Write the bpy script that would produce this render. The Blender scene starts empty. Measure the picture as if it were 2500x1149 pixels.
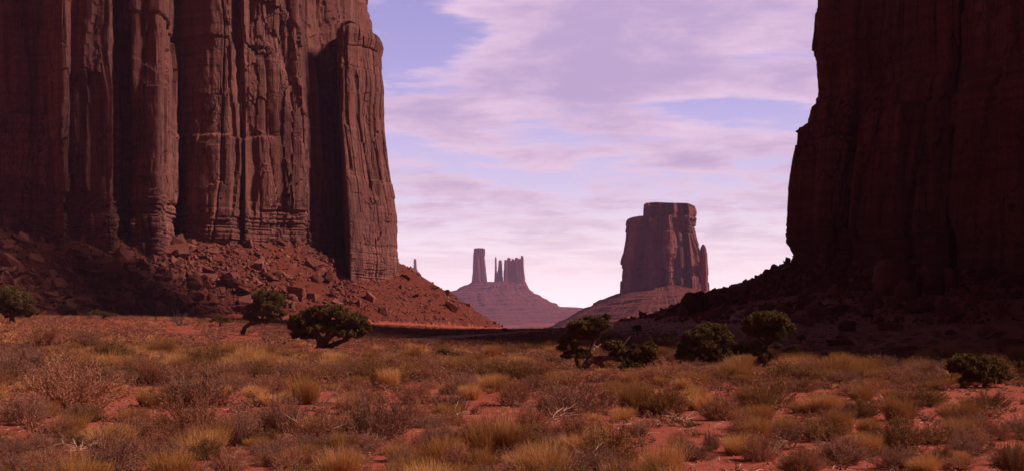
import bpy, bmesh, math, random
import numpy as np
from mathutils import Vector, Matrix, Euler

# ------------------------------------------------------------------ camera, sky, sun, exposure
SC = bpy.context.scene
COL = SC.collection
F, CX, HY, CAMZ = 3018.0, 1250.0, 780.0, 2.5      # focal length and horizon of the photograph, in its own pixels
cam_d = bpy.data.cameras.new('camera')
cam = bpy.data.objects.new('camera', cam_d); COL.objects.link(cam)
cam_d.sensor_fit = 'HORIZONTAL'; cam_d.sensor_width = 36.0
cam_d.lens = 36.0 * F / 2500.0
cam_d.shift_y = (HY - 574.5) / 2500.0
cam_d.clip_start = 0.1; cam_d.clip_end = 40000
cam.location = (0, 0, CAMZ); cam.rotation_euler = (math.radians(90), 0, 0)
SC.camera = cam

SUN_AZ, SUN_EL = math.radians(93), math.radians(43)   # clockwise from +Y, above the horizon
sun_d = bpy.data.lights.new('sun', 'SUN'); sun = bpy.data.objects.new('sun', sun_d); COL.objects.link(sun)
sun_d.energy = 4.8; sun_d.angle = math.radians(9); sun_d.color = (1.0, 0.75, 0.66)
sd = Vector((math.sin(SUN_AZ) * math.cos(SUN_EL), math.cos(SUN_AZ) * math.cos(SUN_EL), math.sin(SUN_EL)))
sun.rotation_euler = sd.to_track_quat('Z', 'Y').to_euler()
sun.location = (60, 0, 60)

SC.view_settings.view_transform = 'Standard'
SC.view_settings.look = 'None'
SC.view_settings.exposure = 0.0
SC.view_settings.gamma = 1.0
SC.render.engine = 'CYCLES'
SC.cycles.max_bounces = 6; SC.cycles.diffuse_bounces = 3; SC.cycles.glossy_bounces = 1
SC.cycles.transparent_max_bounces = 4; SC.cycles.volume_bounces = 0
SC.cycles.use_denoising = True
SC.cycles.use_adaptive_sampling = True; SC.cycles.adaptive_threshold = 0.015


class NT:
    """small helper to write node trees"""
    def __init__(self, tree): self.t = tree
    def n(self, kind, **kw):
        nd = self.t.nodes.new(kind)
        for k, v in kw.items():
            if k.startswith('_'):
                setattr(nd, k[1:], v)
        for k, v in kw.items():
            if not k.startswith('_'):
                self.set(nd, k, v)
        return nd
    def set(self, nd, key, v):
        s = nd.inputs[int(key[1:])] if key[0] == 'i' and key[1:].isdigit() else nd.inputs[key.replace('__', ' ')]
        if isinstance(v, bpy.types.NodeSocket): self.t.links.new(v, s)
        else: s.default_value = v
    def math(self, op, a, b=0.0, c=None, clamp=False):
        nd = self.t.nodes.new('ShaderNodeMath'); nd.operation = op; nd.use_clamp = clamp
        self.set(nd, 'i0', a); self.set(nd, 'i1', b)
        if c is not None: self.set(nd, 'i2', c)
        return nd.outputs[0]
    def vmath(self, op, a, b):
        nd = self.t.nodes.new('ShaderNodeVectorMath'); nd.operation = op
        self.set(nd, 'i0', a); self.set(nd, 'i1', b)
        return nd.outputs[0]
    def mix(self, fac, a, b, mode='MIX'):
        nd = self.t.nodes.new('ShaderNodeMix'); nd.data_type = 'RGBA'; nd.blend_type = mode
        self.set(nd, 'i0', fac); self.set(nd, 'i6', a); self.set(nd, 'i7', b)
        return nd.outputs[2]
    def ramp(self, fac, stops, interp='LINEAR'):
        nd = self.t.nodes.new('ShaderNodeValToRGB'); self.set(nd, 'i0', fac)
        cr = nd.color_ramp; cr.interpolation = interp
        while len(cr.elements) < len(stops): cr.elements.new(0.5)
        for e, (p, c) in zip(cr.elements, stops):
            e.position = p
            e.color = (c, c, c, 1) if isinstance(c, (int, float)) else (c[0], c[1], c[2], 1)
        return nd.outputs[0]
    def noise(self, vec, scale, detail=4, rough=0.55, dist=0.0):
        nd = self.n('ShaderNodeTexNoise', Vector=vec, Scale=scale, Detail=detail, Roughness=rough, Distortion=dist)
        return nd.outputs[0]
    def smooth(self, x, a, b):
        nd = self.t.nodes.new('ShaderNodeMapRange'); nd.interpolation_type = 'SMOOTHSTEP'
        self.set(nd, 'i0', x); nd.inputs[1].default_value = a; nd.inputs[2].default_value = b
        nd.inputs[3].default_value = 0; nd.inputs[4].default_value = 1
        return nd.outputs[0]
    def gauss(self, x, y, x0, y0, sx, sy):
        u = self.math('DIVIDE', self.math('SUBTRACT', x, x0), sx); v = self.math('DIVIDE', self.math('SUBTRACT', y, y0), sy)
        q = self.math('ADD', self.math('MULTIPLY', u, u), self.math('MULTIPLY', v, v))
        return self.math('POWER', 2.71828, self.math('MULTIPLY', q, -1.0))


def build_world():
    w = bpy.data.worlds.new('World'); SC.world = w; w.use_nodes = True
    t = w.node_tree; t.nodes.clear(); k = NT(t)
    d = k.n('ShaderNodeTexCoord').outputs['Generated']
    sep = k.n('ShaderNodeSeparateXYZ', Vector=d)
    x, y, z = sep.outputs
    sky = k.n('ShaderNodeTexSky', _sky_type='NISHITA', _sun_disc=False, _sun_elevation=SUN_EL, _sun_rotation=SUN_AZ,
              _air_density=1.0, _dust_density=1.5, _ozone_density=2.0)
    zc = k.math('MAXIMUM', z, 0.0)
    air = k.ramp(zc, [(0.0, (2.15, 1.72, 1.76)), (0.03, (1.75, 1.43, 1.50)), (0.07, (1.12, 0.94, 1.06)), (0.11, (0.74, 0.635, 0.90)), (0.18, (0.47, 0.405, 0.75)),
                      (0.26, (0.345, 0.30, 0.62)), (0.55, (0.09, 0.08, 0.19)), (1.0, (0.04, 0.035, 0.08))])
    # cloud layer overhead, met by the view ray: uv on a high flat plane
    den = k.math('ADD', zc, 0.085)
    u = k.math('DIVIDE', x, den); v = k.math('DIVIDE', y, den)
    p = k.n('ShaderNodeCombineXYZ', i0=k.math('MULTIPLY', u, 1.15), i1=v, i2=3.7).outputs[0]
    n1 = k.noise(p, 1.9, 10, 0.63, 0.2)
    p2 = k.n('ShaderNodeCombineXYZ', i0=k.math('MULTIPLY', u, 0.45), i1=v, i2=9.1).outputs[0]
    n2 = k.noise(p2, 5.2, 8, 0.64, 0.3)
    yy = k.math('MAXIMUM', k.math('ABSOLUTE', y), 0.05)
    ax = k.math('DIVIDE', x, yy); ez = k.math('DIVIDE', z, yy)
    bias = k.math('MULTIPLY', k.gauss(ax, ez, 0.09, 0.195, 0.17, 0.05), 0.17)
    bias = k.math('ADD', bias, k.math('MULTIPLY', k.gauss(ax, ez, -0.06, 0.165, 0.05, 0.018), 0.16))
    bias = k.math('ADD', bias, k.math('MULTIPLY', k.gauss(ax, ez, -0.01, 0.25, 0.07, 0.014), 0.16))
    bias = k.math('ADD', bias, k.math('MULTIPLY', k.gauss(ax, ez, 0.16, 0.25, 0.1, 0.03), 0.2))
    bias = k.math('SUBTRACT', bias, k.math('MULTIPLY', k.gauss(ax, ez, -0.09, 0.235, 0.06, 0.035), 0.22))
    bias = k.math('SUBTRACT', bias, k.math('MULTIPLY', k.gauss(ax, ez, -0.02, 0.145, 0.14, 0.010), 0.10))
    bias = k.math('SUBTRACT', bias, k.math('MULTIPLY', k.gauss(ax, ez, 0.165, 0.172, 0.06, 0.006), 0.35))
    dens = k.math('ADD', k.math('ADD', n1, k.math('MULTIPLY', k.math('SUBTRACT', n2, 0.5), 0.50)), bias)
    cov = k.smooth(dens, 0.39, 0.60)
    thick = k.smooth(k.math('ADD', dens, k.math('MULTIPLY', k.math('SUBTRACT', n2, 0.5), -0.7)), 0.43, 0.78)
    ccol = k.ramp(thick, [(0.0, (0.93, 0.655, 0.775)), (0.35, (0.80, 0.545, 0.705)), (0.7, (0.67, 0.455, 0.63)), (1.0, (0.54, 0.375, 0.58))])
    glow = k.smooth(k.noise(p2, 1.1, 4, 0.6, 0.3), 0.56, 0.72)
    ccol = k.mix(k.math('MULTIPLY', glow, 0.5), ccol, (0.98, 0.79, 0.83, 1))
    cov = k.math('MULTIPLY', cov, k.smooth(zc, 0.015, 0.12))
    colr = k.mix(k.math('MULTIPLY', cov, 0.93), air, ccol)
    # unseen sky behind the viewer and overhead, dimmed and warmed to darken shaded faces
    fy = k.smooth(y, 0.25, 0.90)
    dim = k.math('ADD', 0.065, k.math('MULTIPLY', fy, 0.935))
    hi = k.math('SUBTRACT', 1.0, k.math('MULTIPLY', k.smooth(z, 0.30, 0.62), 0.72))
    dim = k.math('MULTIPLY', dim, hi)
    colr = k.mix(1.0, colr, k.mix(dim, (0.0, 0.0, 0.0, 1), (1, 1, 1, 1)), 'MULTIPLY')
    colr = k.mix(k.math('SUBTRACT', 1.0, fy), colr, k.mix(1.0, colr, (1.25, 0.74, 0.58, 1), 'MULTIPLY'))
    b1 = k.n('ShaderNodeBackground', Color=k.mix(1.0, sky.outputs[0], k.mix(1.0, (0.55, 0.42, 0.60, 1), dim, 'MULTIPLY'), 'MULTIPLY'), Strength=0.05)
    b2 = k.n('ShaderNodeBackground', Color=colr, Strength=0.93)
    a = k.n('ShaderNodeAddShader', i0=b1.outputs[0], i1=b2.outputs[0])
    o = k.n('ShaderNodeOutputWorld', Surface=a.outputs[0])
build_world()

# ------------------------------------------------------------------ numpy noise
def smst(a, b, x):
    t = np.clip((np.asarray(x, float) - a) / (b - a), 0, 1); return t * t * (3 - 2 * t)
def hsh(ix, iy=0, seed=0):
    ix = np.asarray(ix).astype(np.int64); iy = np.asarray(iy).astype(np.int64)
    h = (ix * 374761393 + iy * 668265263 + seed * 1442695041 + 1013904223) & 0xFFFFFFFF
    h = ((h ^ (h >> 13)) * 1274126177) & 0xFFFFFFFF
    h = ((h ^ (h >> 16)) * 2246822519) & 0xFFFFFFFF
    h = h ^ (h >> 15)
    return (h & 0xFFFFFF) / float(0xFFFFFF)
def vn(x, y, seed=0):
    x, y = np.broadcast_arrays(np.asarray(x, float), np.asarray(y, float))
    ix = np.floor(x); iy = np.floor(y); fx = x - ix; fy = y - iy
    fx = fx * fx * fx * (fx * (fx * 6 - 15) + 10); fy = fy * fy * fy * (fy * (fy * 6 - 15) + 10)
    a = hsh(ix, iy, seed); b = hsh(ix + 1, iy, seed); c = hsh(ix, iy + 1, seed); d = hsh(ix + 1, iy + 1, seed)
    return (a + (b - a) * fx) * (1 - fy) + (c + (d - c) * fx) * fy
def fbm(x, y, seed=0, o=4, g=0.5):
    s = 0; a = 1; t = 0
    for i in range(o):
        s = s + a * vn(np.asarray(x) * 2 ** i + 17.3 * i, np.asarray(y) * 2 ** i - 9.1 * i, seed + i * 31); t += a; a *= g
    return s / t * 2 - 1            # -1 .. 1
def smax(a, b, k):
    h = np.clip(0.5 + 0.5 * (a - b) / k, 0, 1); return b + (a - b) * h + k * h * (1 - h)

# ------------------------------------------------------------------ object helpers
def tag(o, label=None, cat=None, group=None, kind=None):
    if label: o['label'] = label
    if cat: o['category'] = cat
    if group: o['group'] = group
    if kind: o['kind'] = kind
    return o
def empty(name, loc):
    o = bpy.data.objects.new(name, None); COL.objects.link(o); o.location = loc; o.empty_display_size = 0.2; return o
def mesh_np(name, V, faces, mats, parent=None, smooth=False, midx=None, tint=None, loc=None):
    """V (n,3) world verts; faces: list of (m,k) int arrays"""
    V = np.asarray(V, np.float32)
    if not isinstance(faces, (list, tuple)): faces = [faces]
    off = np.array(loc if loc is not None else (0, 0, 0), np.float32)
    if parent:
        off = np.zeros(3, np.float32); q = parent
        while q: off += np.array(q.location, np.float32); q = q.parent
    me = bpy.data.meshes.new(name)
    me.vertices.add(len(V)); me.vertices.foreach_set('co', (V - off).ravel())
    loops = np.concatenate([f.ravel() for f in faces]).astype(np.int32)
    tot = np.concatenate([np.full(len(f), f.shape[1], np.int32) for f in faces])
    st = np.concatenate([[0], np.cumsum(tot)[:-1]]).astype(np.int32)
    me.loops.add(len(loops)); me.loops.foreach_set('vertex_index', loops)
    me.polygons.add(len(tot)); me.polygons.foreach_set('loop_start', st); me.polygons.foreach_set('loop_total', tot)
    me.polygons.foreach_set('use_smooth', np.full(len(tot), smooth))
    if midx is not None: me.polygons.foreach_set('material_index', np.asarray(midx, np.int32))
    for m in (mats if isinstance(mats, (list, tuple)) else [mats]): me.materials.append(m)
    if tint is not None:
        at = me.attributes.new('tint', 'FLOAT', 'FACE'); at.data.foreach_set('value', np.asarray(tint, np.float32))
    me.update(calc_edges=True); me.validate()
    o = bpy.data.objects.new(name, me); COL.objects.link(o)
    if parent: o.parent = parent
    else: o.location = off
    return o
def grid_faces(nr, nc, wrap=False):
    r = np.arange(nr - 1)[:, None]; c = np.arange(nc if wrap else nc - 1)[None, :]
    c1 = (c + 1) % nc
    return np.stack([r * nc + c, r * nc + c1, (r + 1) * nc + c1, (r + 1) * nc + c], -1).reshape(-1, 4)
def PX(px, py, Y):
    return ((px - CX) / F * Y, Y, CAMZ + (HY - py) / F * Y)

# ------------------------------------------------------------------ materials
def mat(name):
    m = bpy.data.materials.new(name); m.use_nodes = True
    t = m.node_tree; t.nodes.clear(); k = NT(t)
    bs = k.n('ShaderNodeBsdfPrincipled', Roughness=0.92)
    bs.inputs['Specular IOR Level'].default_value = 0.12
    k.n('ShaderNodeOutputMaterial', Surface=bs.outputs[0])
    return m, k, bs
def pos(k, sx=1, sy=1, sz=1):
    g = k.n('ShaderNodeNewGeometry').outputs['Position']
    return k.vmath('MULTIPLY', g, (sx, sy, sz))
def bump(k, bs, h, strength, dist):
    b = k.n('ShaderNodeBump', Height=h, Strength=strength, Distance=dist); k.set(bs, 'Normal', b.outputs[0])

def rock_mat(name, base, pale, varnish, s=1.0, streak=0.75, var=None):
    m, k, bs = mat(name)
    st = k.noise(pos(k, .30 / s, .30 / s, .016 / s), 1.0, 7, 0.62, 0.15)         # rain and varnish streaks down the wall
    bl = k.noise(pos(k, .05 / s, .05 / s, .035 / s), 1.0, 5, 0.6, 0.6)            # broad patches
    ly = k.noise(pos(k, .02 / s, .02 / s, .9 / s), 1.0, 4, 0.6, 0.1)              # bedding
    gr = k.noise(pos(k), 2.2 / s, 6, 0.65)
    c = k.mix(k.ramp(bl, [(0.35, 0.0), (0.68, 1.0)]), base + (1,), pale + (1,))
    c = k.mix(k.math('MULTIPLY', k.ramp(st, [(0.44, 0.0), (0.66, 1.0)]), streak), c, varnish + (1,))
    c = k.mix(k.math('MULTIPLY', k.ramp(ly, [(0.42, 0.0), (0.62, 1.0)]), 0.30), c, varnish + (1,))
    c = k.mix(0.55, c, k.ramp(gr, [(0.25, 0.25), (0.75, 0.85)]), 'OVERLAY')
    if var:
        r = k.n('ShaderNodeObjectInfo').outputs['Random'] if var == 'object' else k.n('ShaderNodeAttribute', _attribute_name='tint').outputs['Fac']
        c = k.mix(1.0, c, k.ramp(r, [(0.0, (.55, .50, .48)), (0.5, (.95, .93, .93)), (0.85, (1.15, 1.2, 1.22)), (1.0, (1.4, 1.55, 1.6))]), 'MULTIPLY')
    wob = k.n('ShaderNodeTexNoise', Vector=pos(k, .25 / s, .25 / s, .25 / s), Scale=1.0, Detail=4.0).outputs['Color']
    wp = k.vmath('ADD', pos(k, .26 / s, .26 / s, .055 / s), k.vmath('MULTIPLY', wob, (.9, .9, .5)))
    ck = k.n('ShaderNodeTexVoronoi', _feature='DISTANCE_TO_EDGE', Vector=wp, Scale=1.0).outputs['Distance']
    cm = k.math('MULTIPLY', k.math('SUBTRACT', 1.0, k.smooth(ck, 0.0, 0.035)), k.ramp(bl, [(0.45, 0.0), (0.55, 1.0)]))
    c = k.mix(k.math('MULTIPLY', cm, 0.6), c, varnish + (1,))
    k.set(bs, 'Base Color', c)
    h = k.math('ADD', k.math('MULTIPLY', gr, 0.6), k.math('MULTIPLY', k.noise(pos(k, 1.2 / s, 1.2 / s, .12 / s), 1.0, 6, 0.65), 0.9))
    h = k.math('SUBTRACT', h, k.math('MULTIPLY', cm, 0.8))
    bump(k, bs, h, 0.9, 0.6 * s)
    return m
def ground_mat(name, g):
    m, k, bs = mat(name)
    big = k.noise(pos(k), 0.035, 5, 0.6); mid = k.noise(pos(k), 0.5, 6, 0.62); fine = k.noise(pos(k), 9.0, 5, 0.7)
    c = k.mix(k.ramp(mid, [(0.3, 0.0), (0.7, 1.0)]), (0.275, 0.058, 0.036, 1), (0.365, 0.092, 0.058, 1))
    c = k.mix(k.math('MULTIPLY', k.ramp(big, [(0.35, 0.0), (0.65, 1.0)]), 0.5), c, (0.27, 0.060, 0.040, 1))
    rip = k.noise(pos(k, .55, .22, 1.0), 1.0, 5, 0.6, 0.6)
    c = k.mix(k.math('MULTIPLY', k.ramp(rip, [(0.50, 0.0), (0.66, 1.0)]), 0.40), c, (0.42, 0.135, 0.09, 1))
    c = k.mix(k.math('MULTIPLY', k.ramp(k.noise(pos(k), 24.0, 3, 0.7), [(0.60, 0.0), (0.66, 1.0)]), 0.6), c, (0.14, 0.035, 0.024, 1))
    c = k.mix(0.6, c, k.ramp(fine, [(0.25, 0.25), (0.75, 0.8)]), 'OVERLAY')
    v = k.n('ShaderNodeTexVoronoi', Vector=pos(k), Scale=3.2); v.feature = 'F1'
    c = k.mix(k.math('MULTIPLY', k.math('LESS_THAN', v.outputs['Distance'], 0.13), 0.5), c, (0.46, 0.19, 0.14, 1))
    # dark scrub of the far plain
    far = k.n('ShaderNodeSeparateXYZ', Vector=k.n('ShaderNodeNewGeometry').outputs['Position']).outputs[1]
    sc = k.math('MULTIPLY', k.ramp(k.noise(pos(k, 0.02, 0.008, 0.01), 1.0, 8, 0.7), [(0.45, 0.0), (0.6, 1.0)]), k.smooth(far, 420, 900))
    c = k.mix(k.math('MULTIPLY', sc, 0.75), c, (0.075, 0.045, 0.03, 1))
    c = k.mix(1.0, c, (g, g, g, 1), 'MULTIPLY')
    k.set(bs, 'Base Color', c)
    bump(k, bs, k.math('ADD', k.math('MULTIPLY', mid, 0.5), k.math('MULTIPLY', fine, 0.22)), 1.0, 0.16)
    return m
M = {}
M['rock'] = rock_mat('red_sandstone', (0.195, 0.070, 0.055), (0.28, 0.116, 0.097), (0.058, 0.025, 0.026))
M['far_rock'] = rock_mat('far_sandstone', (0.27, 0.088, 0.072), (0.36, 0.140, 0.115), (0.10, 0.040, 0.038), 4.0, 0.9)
M['talus'] = rock_mat('talus_rubble', (0.17, 0.046, 0.034), (0.21, 0.062, 0.046), (0.09, 0.028, 0.022), 5.0, 0.3)
M['ground'] = ground_mat('red_soil', 1.0)
M['dimmed_scree'] = ground_mat('deep_red_dimmed_scree', 0.43)  # same soil darkened to tone down sunlight on slopes; scree also deeper red

# ------------------------------------------------------------------ plan lines of the two near buttes (photo column, distance, foot height)
def line(pts): return np.array([((px - CX) / F * Y, Y, z) for px, Y, z in pts])
LEFT_FOOT = line([(-1500, 250, 27), (-500, 270, 27), (0, 300, 28.0), (200, 306, 27), (420, 334, 24.8), (520, 336, 24), (620, 343, 24), (740, 354, 25),
                  (800, 366, 20), (850, 359, 14.5), (905, 370, 15.5), (962, 391, 21.8), (955, 425, 24), (890, 480, 24)])
RIGHT_FOOT = line([(1960, 330, 16), (1926, 262, 15.0), (2050, 250, 13.6), (2200, 236, 13), (2350, 224, 12), (2520, 212, 11.5), (2800, 200, 11)])

def inside(X, Y, poly):
    r = np.zeros(X.shape, bool)
    for (xa, ya), (xb, yb) in zip(poly, np.roll(poly, -1, 0)):
        c = (ya > Y) != (yb > Y)
        r ^= c & (X < (xb - xa) * (Y - ya) / (yb - ya + 1e-12) + xa)
    return r
LEFT_POLY = np.concatenate([LEFT_FOOT[:, :2], [[-60, 520], [-150, 570], [-520, 540]]])
RIGHT_POLY = np.concatenate([RIGHT_FOOT[:, :2], [[200, 180], [240, 300], [200, 380], [100, 380]]])
def foot_height(X, Y, L, poly, slope, foot):
    best = np.full(X.shape, 1e9); zb = np.zeros(X.shape)
    for a, b in zip(L[:-1], L[1:]):
        ex, ey = b[0] - a[0], b[1] - a[1]; l2 = ex * ex + ey * ey
        t = np.clip(((X - a[0]) * ex + (Y - a[1]) * ey) / l2, 0, 1)
        d = np.hypot(X - a[0] - t * ex, Y - a[1] - t * ey)
        w = d < best
        best = np.where(w, d, best); zb = np.where(w, a[2] + (b[2] - a[2]) * t, zb)
    d = np.where(inside(X, Y, poly), 0, best)
    return zb - slope * d + foot * d * d, d

def hbase(X, Y):
    g = 2.8 * smst(-8, -70, X) * smst(70, 215, Y)
    g = g + 6.5 * smst(12, 66, X) * smst(62, 205, Y) + 0.5 * smst(6, 20, X) * smst(60, 120, Y)
    g = g + 0.35 * fbm(X / 22, Y / 22, 5, 3) * smst(15, 90, Y) + 0.10 * fbm(X / 3.1, Y / 3.1, 6, 3)
    g = g - 17 * smst(315, 900, Y) * (1 - smst(-30, -200, X)) 
    return g
def hground(X, Y):
    X = np.asarray(X, float); Y = np.asarray(Y, float)
    g = hbase(X, Y)
    near = (Y > 60) & (Y < 700)
    rough = 0.9 * fbm(X / 7, Y / 7, 11, 4) + 0.35 * fbm(X / 1.6, Y / 1.6, 12, 3)
    tl, dl = foot_height(X, Y, LEFT_FOOT, LEFT_POLY, 0.625, 0.0)
    tl = tl + rough * smst(0, 6, dl) - 0.4
    terr = tl / 2.4; ft = terr - np.floor(terr)                          # low rock benches near the foot
    bench = (np.floor(terr) + smst(0.35, 0.75, ft)) * 2.4
    tl = np.where(tl < 6.5, tl + (bench - tl) * 0.55 * smst(6.5, 4.5, tl) * smst(.0, .4, fbm(X / 16, Y / 30, 41, 2) + .15), tl)
    tr, dr = foot_height(X, Y, RIGHT_FOOT, RIGHT_POLY, 0.46, 0.0021)
    tr = np.where(dr > 100, -50, tr) + (rough * 0.55) * smst(0, 6, dr) - 0.3
    g2 = smax(g, tl, 1.0); g2 = smax(g2, tr, 2.0)
    return np.where(near, g2, g)
def ground_hit(px, py, y0=12.0, y1=460.0):
    """where the photo's ray through a pixel meets the ground"""
    Y = np.concatenate([np.arange(y0, 80, 0.1), np.arange(80, y1, 0.4)])
    z = CAMZ + (HY - py) / F * Y; h = hground((px - CX) / F * Y, Y)
    i = np.argmax(h >= z) if np.any(h >= z) else len(Y) - 1
    return (px - CX) / F * Y[i], Y[i], h[i]

def build_ground():
    th = np.concatenate([np.linspace(-180, -30, 26)[:-1], np.linspace(-30, 30, 760), np.linspace(30, 180, 26)[1:-1]]) * math.pi / 180
    r = [0.0, 1.5]; x = 3.0
    while x < 15500:
        r.append(x)
        x += 0.14 if x < 24 else (x * 0.0065 if x < 200 else (1.1 if x < 430 else x * 0.02))
    r = np.array(r)
    T, R = np.meshgrid(th, r); X = R * np.sin(T); Y = R * np.cos(T)
    Z = hground(X, Y)
    V = np.stack([X, Y, Z], -1).reshape(-1, 3)
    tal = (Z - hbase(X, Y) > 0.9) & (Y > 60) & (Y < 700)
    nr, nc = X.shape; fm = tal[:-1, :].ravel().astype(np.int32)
    o = mesh_np('ground', V, grid_faces(nr, nc, wrap=True), [M['ground'], M['dimmed_scree']], smooth=True, midx=fm)
    tag(o, 'red desert soil with low rises and rubble slopes', kind='structure')
build_ground()

# ------------------------------------------------------------------ cliffs
def rock_disp(s, z, h, seed, sc=1.0, strata=13.0, scar=1.0):
    w = 1.3 * sc * fbm(s / (22 * sc), z / (34 * sc), seed, 3)
    ss = s + w
    wl = smst(strata + 3 * sc, strata - 3 * sc, h + 2.0 * sc * fbm(s / (25 * sc), 0 * s, seed + 3, 2))
    d = 1.1 * sc * fbm(ss / (15 * sc), z / (150 * sc), seed + 1, 3)
    # broad flat panels, each tilted its own way
    for j, (cw, ch, a) in enumerate(((13.0, 60., 1.5), (6.0, 26., .8))):
        u = ss / (cw * sc) + 0.35 * fbm(z / (ch * sc), s / (50 * sc), seed + 80 + j, 2); ci = np.floor(u); fu = u - ci
        v = z / (ch * sc) + hsh(ci, 7, seed + 81 + j) * 5 + 0.3 * (fu - .5) * (hsh(ci, 8, seed) - .5); ri = np.floor(v); fv = v - ri
        d = d + a * sc * ((hsh(ci, ri, seed + 82 + j) - .5) * 2 * (fu - .5) + (hsh(ci, ri, seed + 84 + j) - .5) * 1.2 * (fv - .5)) * (1 - .6 * wl)
    rb = np.random.default_rng(seed + 400); z0b, z1b = float(np.min(z)), float(np.max(z))
    for q in range(int(5 + (z1b - z0b) / (16 * sc))):
        zl = rb.uniform(z0b, z1b) + 1.6 * sc * fbm(s / (14 * sc), 0 * s, seed + 401 + q, 3)
        mk = smst(-.05, .15, fbm(s / (26 * sc), 0 * s + q * 3.1, seed + 430, 2))
        d = d + sc * rb.uniform(.3, .9) * rb.choice([-1, 1]) * mk * (smst(-.5 * sc, .5 * sc, z - zl) - .5) * (1 - .5 * wl) - .45 * sc * mk * np.exp(-((z - zl) / (.3 * sc)) ** 2)
    # scars where slabs fell away, and flakes still hanging on
    rs = np.random.default_rng(seed + 500); zr0, zr1 = float(np.min(z)), float(np.max(z)); smx = float(np.max(s))
    for q in range(int(min(130, 16 + smx / (4.5 * sc)))):
        c0 = rs.uniform(0, smx); cz = rs.uniform(zr0, zr1); wd = sc * rs.uniform(1.2, 5.5); hg = wd * rs.uniform(1.3, 4.5); dp = scar * sc * rs.uniform(.35, 1.5) * (1 if rs.uniform() < .35 else -1)
        uu = (ss - c0 + .12 * (z - cz) * rs.uniform(-1, 1)) / wd; vv = (z - cz) / hg
        near = (np.abs(uu) < 1.4) & (vv > -1.3) & (vv < 1.3)
        if not near.any(): continue
        un, vnn = uu[near], vv[near]
        ed = 1 - np.where(vnn > 0, un ** 2 + vnn ** 2, np.maximum(np.abs(un) ** 2, np.abs(vnn) ** 6)) + .38 * fbm(s[near] / (1.6 * sc), z[near] / (2.6 * sc), seed + 501 + q, 3)
        d[near] += dp * smst(0, .10, ed) * (.55 + .45 * np.clip(vnn, -1, 1) * np.sign(-dp)) * (1 - .5 * wl[near])
    r = 1 - np.abs(fbm(ss / (15 * sc), z / (130 * sc), seed + 2, 2))
    d = d - 1.1 * sc * smst(0.90, 1.0, r) * (1 - 0.6 * wl)
    for j, (cw, ch, a) in enumerate(((9.5, 44., 1.7), (4.6, 21., .6), (2.0, 8., .16))):
        u = ss / (cw * sc) + 0.6 * fbm(z / (ch * sc * 1.3), s / (60 * sc), seed + 10 + j, 2); ci = np.floor(u); fu = u - ci
        v = z / (ch * sc) + hsh(ci, 3, seed + j) * 7 + 0.25 * fbm(s / (2.5 * sc), z / (6 * sc), seed + 20 + j, 2); ri = np.floor(v)
        d = d + a * sc * (hsh(ci, ri, seed + 30 + j) - 0.5) * (1 - 0.5 * wl)
        e = np.minimum(fu, 1 - fu) * cw
        d = d - 0.55 * a * sc * np.exp(-(e / 0.22) ** 2) * (hsh(ci, 9, seed) > 0.7)
    zz = z + 0.8 * sc * fbm(s / (30 * sc), 0 * s, seed + 40, 2)
    for lh, a, bw in ((3.1, 0.65, 5.0), (1.15, 0.5, 2.3)):
        q = zz / (lh * sc); li = np.floor(q + 0.35 * hsh(np.floor(q), 1, seed + 50)); fl = q - np.floor(q)
        b = np.floor(ss / (bw * sc) + hsh(li, 2, seed + 51) * 9)
        d = d + wl * sc * a * ((hsh(li, 5, seed + 52) - 0.45) * 1.0 + (hsh(b, li, seed + 53) - 0.5) * 0.9 - 0.55 * np.exp(-((np.minimum(fl, 1 - fl)) * lh / 0.16) ** 2))
    d = d + wl * 0.2 * sc
    d = d + 0.25 * sc * fbm(s / (2.0 * sc), z / (3.0 * sc), seed + 60, 4)
    return d

def smooth_path(P, sig, closed=False):
    n = int(max(1, round(sig * 3))); kx = np.arange(-n, n + 1); kern = np.exp(-0.5 * (kx / sig) ** 2); kern /= kern.sum()
    out = np.empty_like(P)
    for i in range(P.shape[1]):
        q = np.concatenate([P[-n:, i], P[:, i], P[:n, i]]) if closed else np.pad(P[:, i], n, mode='edge')
        out[:, i] = np.convolve(q, kern, 'valid')
    return out
def resample(ctrl, steps):
    """ctrl (n,k) points; steps: spacing per segment"""
    out = []
    for a, b, st in zip(ctrl[:-1], ctrl[1:], steps):
        n = max(1, int(round(np.hypot(b[0] - a[0], b[1] - a[1]) / st)))
        out.append(a + (b - a) * (np.arange(n) / n)[:, None])
    out.append(ctrl[-1:]); return np.concatenate(out)

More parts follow.
